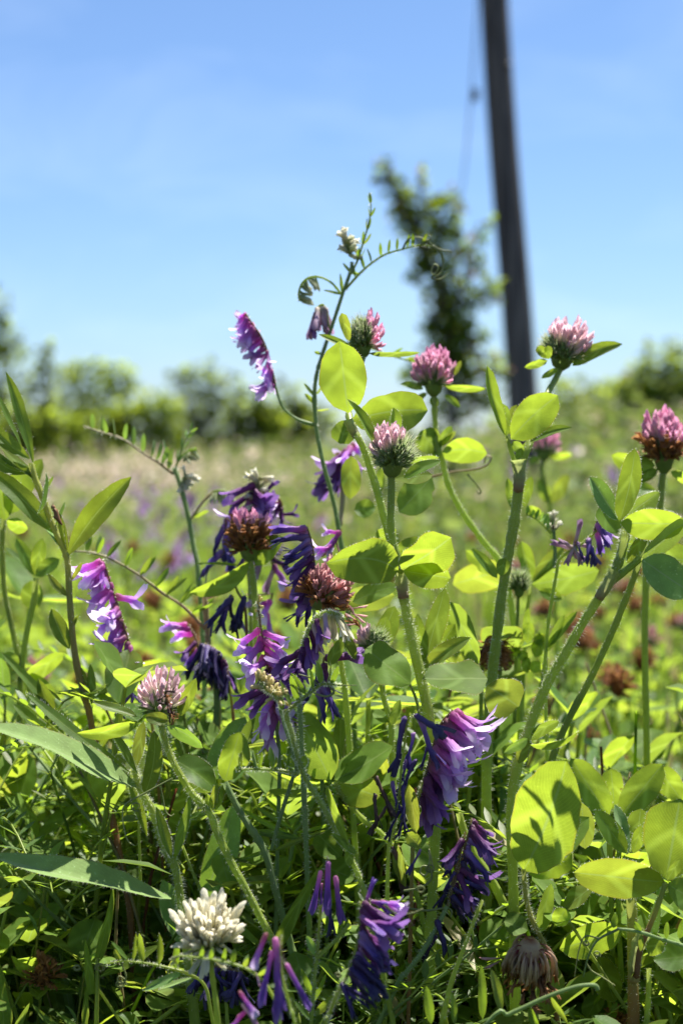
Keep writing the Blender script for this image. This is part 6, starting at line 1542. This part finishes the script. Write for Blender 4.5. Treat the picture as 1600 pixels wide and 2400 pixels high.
def background():
    mats = [M['bush_leaf'], M['bush_light'], M['bush_red']]
    # the ragged bush by the pole
    clumps_tree('bush', 'tall ragged dark bush leaning left beside the pole', None,
        [(903, 392, 17), (915, 425, 24), (935, 455, 30), (948, 485, 36), (885, 420, 12), (985, 402, 11), (988, 430, 14), (965, 520, 48), (1000, 545, 40), (1012, 480, 26), (1050, 462, 20), (1068, 480, 14), (1040, 520, 30), (1060, 560, 32), (1098, 590, 24), (1112, 625, 22), (1125, 545, 14), (1150, 520, 9), (1000, 600, 42), (1040, 640, 52), (985, 640, 22), (960, 645, 10),
         (1035, 700, 50), (1060, 745, 56), (1015, 770, 30), (1100, 700, 32), (1140, 690, 30), (1150, 660, 14), (1045, 800, 62), (1095, 790, 44), (1030, 850, 50), (1070, 860, 66), (970, 880, 26), (1150, 860, 40), (1120, 930, 54), (1050, 950, 50)],
        8.0, .048, 135, [[(1065, 1120), (1058, 950), (1052, 820), (1040, 690), (985, 560), (930, 450), (904, 390), 12], [(1050, 800), (1085, 650), (1120, 560), (1150, 520), 4], [(1035, 680), (1020, 540), (1055, 465), 5], [(985, 560), (985, 470), (987, 400), 4]],
        [M['bush_leaf'], M['bush_light'], M['bush_red']], cat='bush', seed=3, wts=[.46, .38, .16])
    # hedge of shrubs at the far left
    sh = [('dark thin tree at the left edge of the far hedge', 'small tree', [(5, 740, 36), (-20, 780, 50), (15, 800, 40), (10, 850, 60), (-30, 700, 40), (0, 920, 70)], 24, 1),
          ('narrow dark sapling sticking up from the far hedge', 'shrub', [(106, 815, 18), (105, 840, 24), (108, 870, 30), (95, 905, 40), (70, 940, 50), (120, 950, 44)], 26, 2),
          ('wide green shrub with a notched top in the far hedge', 'shrub', [(170, 875, 30), (205, 868, 38), (240, 880, 36), (275, 870, 34), (300, 900, 34), (160, 920, 50), (220, 930, 70), (285, 945, 55), (190, 990, 66)], 27, 3),
          ('bright yellow green low shrub before the far hedge', 'shrub', [(330, 960, 44), (370, 945, 42), (400, 970, 44), (355, 1000, 50), (300, 1000, 46), (250, 1010, 50)], 23, 4),
          ('grey green shrub rising in the middle of the far hedge', 'shrub', [(420, 885, 24), (450, 880, 30), (480, 872, 30), (515, 890, 28), (440, 920, 40), (500, 930, 44), (530, 960, 40), (460, 970, 60)], 29, 5),
          ('shrub behind the hanging lilac vetch spike in the far hedge', 'shrub', [(560, 920, 34), (600, 950, 44), (570, 980, 50), (640, 975, 46), (620, 1000, 50), (545, 1000, 46)], 28, 6),
          ('dull shrub behind the tall vetch stem in the far hedge', 'shrub', [(680, 925, 34), (700, 950, 40), (720, 980, 44), (660, 985, 40), (760, 1000, 50), (700, 1010, 44)], 30, 7),
          ('low shrub at the foot of the left hedge', 'shrub', [(60, 1010, 50), (110, 1015, 50), (20, 1010, 50), (160, 1025, 40)], 22, 8),
          ('round olive shrub on the bank at the right edge', 'shrub', [(1490, 885, 34), (1530, 850, 44), (1580, 835, 50), (1545, 890, 64), (1610, 880, 70), (1500, 930, 50), (1450, 930, 34), (1600, 940, 70), (1550, 950, 60)], 17, 9),
          ('thin upright sapling beside the olive shrub on the bank', 'shrub', [(1517, 810, 10), (1516, 835, 14), (1512, 860, 18), (1505, 890, 22)], 22, 10),
          ('small pale shrub on the bank right of the pole', 'shrub', [(1330, 905, 20), (1360, 890, 16), (1300, 910, 26), (1400, 915, 26), (1440, 905, 22)], 24, 11)]
    for lab, cat, bl, d, sd in sh:
        mm = [M['far_leaf'], M['far_light'], M['far_dark']]
        w = [.5, .35, .15] if sd not in (4, 3) else [.3, .7, .0]
        if sd in (1, 2, 5, 7): w = [.4, .2, .4]
        xs = [b[0] for b in bl]; cx = bl[-1][0]
        if sd != 10:
            rr = random.Random(sd); lo, hi = min(xs) - 10, max(xs) + 10
            bl = bl + [(rr.uniform(lo, hi), rr.uniform(975, 1062) if sd < 9 else rr.uniform(920, 990), rr.uniform(30, 52)) for _ in range(int((hi - lo) / 24) + 3)]
        clumps_tree('small_tree' if cat == 'small tree' else 'shrub', lab, 'shrubs and small trees of the far hedge' if sd < 9 else 'shrubs on the bank', bl, d, .0050 * d, 88, [[(cx, 1085), (cx, 1000), (bl[0][0], bl[0][1]), 6], [(cx, 1010), (bl[1][0], bl[1][1]), 4]], mm, seed=20 + sd, wts=w, cat=cat)
    # utility pole, leaning left
    d = 13.0
    b0, b1 = P(1238, 1128, d), P(1150, -120, d)
    p = Plant('utility_pole', 'dark weathered wooden pole leaning left with a thin slack wire', 'pole', base=(b0.x, b0.y, ground_z(b0.x, b0.y)))
    mb = MB()
    foot = Vector((b0.x, b0.y, ground_z(b0.x, b0.y) - .05))
    q = [foot, foot.lerp(b1, .33), foot.lerp(b1, .66), b1]
    q[1] += Vector((.01, 0, 0)); q[2] -= Vector((.008, 0, 0))
    sp = spline(q, 8)
    tube(mb, sp, [S(38, d), S(33, d)], 18)
    p.part('pole_shaft', mb, [M['pole']])
    mb = MB()
    wq = [P(1124, -80, d - .15), P(1112, 100, d - .1), P(1100, 260, d), P(1085, 420, d + .1), P(1040, 700, d + .2), P(985, 1090, d + .3)]
    wq[-1].z = ground_z(wq[-1].x, wq[-1].y)
    tube(mb, spline(wq, 5), .006, 5); wr = p.part('guy_wire', mb, [M['wire']])
    mb = MB(); a = P(1112, 222, d - .06); ax = (wq[2] - wq[1]).normalized()
    tube(mb, [a - ax * .05, a - ax * .03, a, a + ax * .03, a + ax * .05], [.012, .026, .030, .026, .012], 8); p.part('insulator', mb, [M['wire']], wr)
    mb = MB()
    for (kx, ky) in [(1202, 560), (1190, 160)]:
        c = P(kx, ky, d); c = c - FWD * S(28, d)
        tube(mb, [c + FWD * .03, c - FWD * .01], [S(9, d), S(7, d)], 8)
    p.part('knot', mb, [M['bark']])

def extra_mats():
    M['ground_leaf_pale'] = leaf_mat('ground_leaf_pale', (.11, .17, .045), (.32, .42, .07), tw=.40, rough=.6, spec=.2, var=.6, attr=True, vein_amt=.1)
    M['ground_leaf_deep'] = leaf_mat('ground_leaf_deep', (.06, .115, .02), (.24, .40, .025), tw=.45, var=.7, attr=True, vein_amt=.2)
    M['grass'] = leaf_mat('grass_blade', (.08, .145, .024), (.36, .54, .035), tw=.5, var=.6, attr=True, vein_amt=.1)
    M['grass_dry'] = leaf_mat('dry_grass', (.26, .22, .11), (.42, .36, .16), tw=.4, var=.5, attr=True, vein_amt=.1, warm=(.2, .16, .08))
    M['blossom'] = leaf_mat('pale_blossom', (.62, .50, .42), (.62, .48, .40), tw=.5, var=.6, attr=True, vein_amt=0, mid=(.4, .3, .26), warm=(.3, .22, .16))
    M['litter'] = leaf_mat('red_brown_litter', (.14, .05, .03), (.30, .10, .04), tw=.35, var=.9, attr=True, vein_amt=.1, mid=(.12, .06, .03), warm=(.12, .07, .03))
    M['litter_pale'] = leaf_mat('pale_litter', (.38, .26, .16), (.36, .22, .12), tw=.35, var=.7, attr=True, vein_amt=.1, mid=(.3, .2, .1), warm=(.22, .16, .08))
    M['bush_leaf'] = leaf_mat('bush_leaf', (.06, .10, .016), (.34, .48, .025), tw=.5, rough=.6, spec=.12, var=.8, attr=True, vein_amt=.1)
    M['bush_light'] = leaf_mat('bush_light_leaf', (.07, .12, .015), (.44, .56, .02), tw=.5, rough=.6, spec=.12, var=.6, attr=True, vein_amt=.1)
    M['bush_red'] = leaf_mat('bush_young_shoot', (.12, .07, .05), (.32, .18, .14), tw=.4, var=.6, attr=True, vein_amt=.1, mid=(.12, .08, .05), warm=(.12, .07, .04))
    M['far_leaf'] = leaf_mat('far_shrub_leaf', (.09, .13, .02), (.36, .46, .035), tw=.54, rough=.6, spec=.12, var=.8, attr=True, vein_amt=0)
    M['far_light'] = leaf_mat('far_shrub_light', (.11, .16, .02), (.46, .58, .045), tw=.56, rough=.6, spec=.12, var=.6, attr=True, vein_amt=0)
    M['far_dark'] = leaf_mat('far_shrub_dark', (.07, .09, .035), (.24, .32, .06), tw=.48, rough=.6, spec=.12, var=.8, attr=True, vein_amt=0, mid=(.1, .1, .06))
    M['bark'] = ramp_mat('bark', [(0, (.05, .04, .03)), (1, (.08, .06, .045))], tw=0, scale=30, noise=.8)
    M['wire'] = plain_mat('wire_grey', (.22, .24, .28), rough=.4, spec=.5)
    # weathered pole: long vertical grain and checks
    m, nt, out = base_mat('weathered_pole'); L = nt.links
    tc = nt.nodes.new("ShaderNodeTexCoord"); mp = nt.nodes.new("ShaderNodeMapping"); mp.inputs['Scale'].default_value = (38, 38, 1.2)
    L.new(tc.outputs['Object'], mp.inputs[0])
    no = nt.nodes.new("ShaderNodeTexNoise"); no.inputs['Scale'].default_value = 1.0; no.inputs['Detail'].default_value = 6; L.new(mp.outputs[0], no.inputs[0])
    rp = nt.nodes.new("ShaderNodeValToRGB"); rp.color_ramp.elements[0].position = .38; rp.color_ramp.elements[0].color = (.045, .040, .042, 1); rp.color_ramp.elements[1].position = .68; rp.color_ramp.elements[1].color = (.21, .18, .165, 1)
    L.new(no.outputs[0], rp.inputs[0])
    bp = nt.nodes.new("ShaderNodeBump"); bp.inputs['Distance'].default_value = .01; L.new(no.outputs[0], bp.inputs['Height'])
    finish(nt, out, rp.outputs[0], None, 0, .8, .2, bp.outputs[0]); M['pole'] = m
    m, nt, out = base_mat('meadow_soil'); L = nt.links
    tc = nt.nodes.new("ShaderNodeTexCoord"); no = nt.nodes.new("ShaderNodeTexNoise"); no.inputs['Scale'].default_value = 14; no.inputs['Detail'].default_value = 9; L.new(tc.outputs['Object'], no.inputs[0])
    rp = nt.nodes.new("ShaderNodeValToRGB"); e = rp.color_ramp.elements; e[0].position = .3; e[0].color = (.030, .022, .014, 1); e[1].position = .7; e[1].color = (.075, .085, .022, 1)
    x = e.new(.5); x.color = (.05, .045, .018, 1); L.new(no.outputs[0], rp.inputs[0])
    bp = nt.nodes.new("ShaderNodeBump"); bp.inputs['Distance'].default_value = .01; L.new(no.outputs[0], bp.inputs['Height'])
    finish(nt, out, rp.outputs[0], None, 0, .9, .1, bp.outputs[0]); M['soil'] = m

def terrain():
    mb = MB()
    xs = sorted(set([-400, -150, -60, -30, -18, -12] + [-9 + i * .6 for i in range(31)] + [12, 18, 30, 60, 150, 400]))
    ys = sorted(set([-30, -8, -2] + [i * .5 for i in range(0, 50)] + [26, 29, 33, 40, 60, 120, 300, 900]))
    vs = [(x, y, ground_z(x, y)) for y in ys for x in xs]; w = len(xs)
    fs = [(j * w + i, j * w + i + 1, (j + 1) * w + i + 1, (j + 1) * w + i) for j in range(len(ys) - 1) for i in range(w - 1)]
    mb.add([Vector(v) for v in vs], fs, [(v[0] * .1, v[1] * .1) for v in vs])
    o = link('ground', mb.mesh('ground', [M['soil']])); set_props(o, None, None, None, 'structure')

LAND = [(940, 1050, 'the sharp half open clover head'), (1310, 800, 'the clover head against the sky by the pole'), (855, 780, 'the uppermost green clover head'), (1015, 865, 'the magenta clover head'), (1555, 1036, 'the pink and rusty head at the right edge'),
        (370, 1640, 'the ragged pale pink clover head'), (490, 2160, 'the white clover head'), (1235, 2280, 'the spent hanging clover head'), (1280, 1910, 'the largest glowing leaflet'), (1050, 1790, 'the brightest violet spike'), (1110, 2010, 'the dark wine purple spike'),
        (240, 1450, 'the long lilac spike'), (610, 1540, 'the broad violet spike'), (575, 1270, 'the rust brown clover head'), (775, 1370, 'the faded rose clover head'), (630, 1615, 'the woolly yellow bud cluster'), (120, 1740, 'the upper silvery drooping leaf'), (180, 2020, 'the lower silvery drooping leaf'),
        (1450, 1220, 'the fan of sharp clover leaves'), (1450, 2050, 'the leaflet with the dark shadow band'), (770, 2100, 'the three closed purple florets'), (880, 2230, 'the thick shaded indigo spike'), (640, 2260, 'the four upright violet florets'), (1350, 1570, 'the arching hairy stem'), (1160, 1400, 'the straight tall clover stem'),
        (70, 1150, 'the tall leafy weed'), (420, 1110, 'the pale young vetch shoot'), (720, 1750, 'the shaded broad clover trio'), (940, 1850, 'the dry black spike'), (500, 1560, 'the blackened indigo clump'), (1060, 840, 'the dark bush')]
def relabel():
    kinds = {'clover': 'low clover plant', 'weed': 'narrow leaved weed', 'vetch': 'small feathery vetch', 'brown': 'withered brown clover head', 'pinkhead': 'dusky pink clover head', 'vetch_fl': 'purple flowering vetch', 'big': 'flowerless leafy clover stem'}
    buckets = {}
    for o, k, px, py, d in PLACED:
        if not (0 <= px <= 1600): side = None
        lx, ly, nm = min(LAND, key=lambda q: (q[0] - px) ** 2 + (q[1] - py) ** 2)
        dx, dy = px - lx, py - ly
        rel = 'behind' if (abs(dx) < 40 and abs(dy) < 60 and d > 1) else (('left of' if dx < 0 else 'right of') if abs(dx) > abs(dy) else ('above' if dy < 0 else 'below'))
        buckets.setdefault((k, rel, nm), []).append((d, o))
    for (k, rel, nm), lst in buckets.items():
        lst.sort(key=lambda q: q[0])
        n = len(lst)
        ORD = ['nearest ', 'second nearest ', 'third nearest ', 'fourth nearest ', 'fifth nearest ', 'sixth nearest ', 'seventh nearest ', 'eighth nearest ', 'ninth nearest ', 'tenth nearest ', 'eleventh nearest ', 'twelfth nearest ', 'thirteenth nearest ', 'fourteenth nearest ', 'fifteenth nearest ', 'sixteenth nearest ', 'seventeenth nearest ', 'eighteenth nearest ', 'nineteenth nearest ', 'twentieth nearest '] + ['far off '] * 60
        for i, (d, o) in enumerate(lst):
            pre = '' if n == 1 else ('nearer ' if n == 2 and i == 0 else 'farther ' if n == 2 else 'farthest ' if i == n - 1 else ORD[i])
            blur = 'blurred ' if d > 1.6 else ''
            o['label'] = (pre + blur + kinds[k] + ' ' + rel + ' ' + nm)

extra_mats()
terrain()
background()
ground_cover()
hero_plants()
build_protos()
undergrowth()
relabel()
for lst in PROTOS.values():                       # prototypes that were never placed
    for p in lst:
        if p.root.name not in USED:
            for ch in list(p.root.children_recursive): bpy.data.objects.remove(ch)
            bpy.data.objects.remove(p.root)
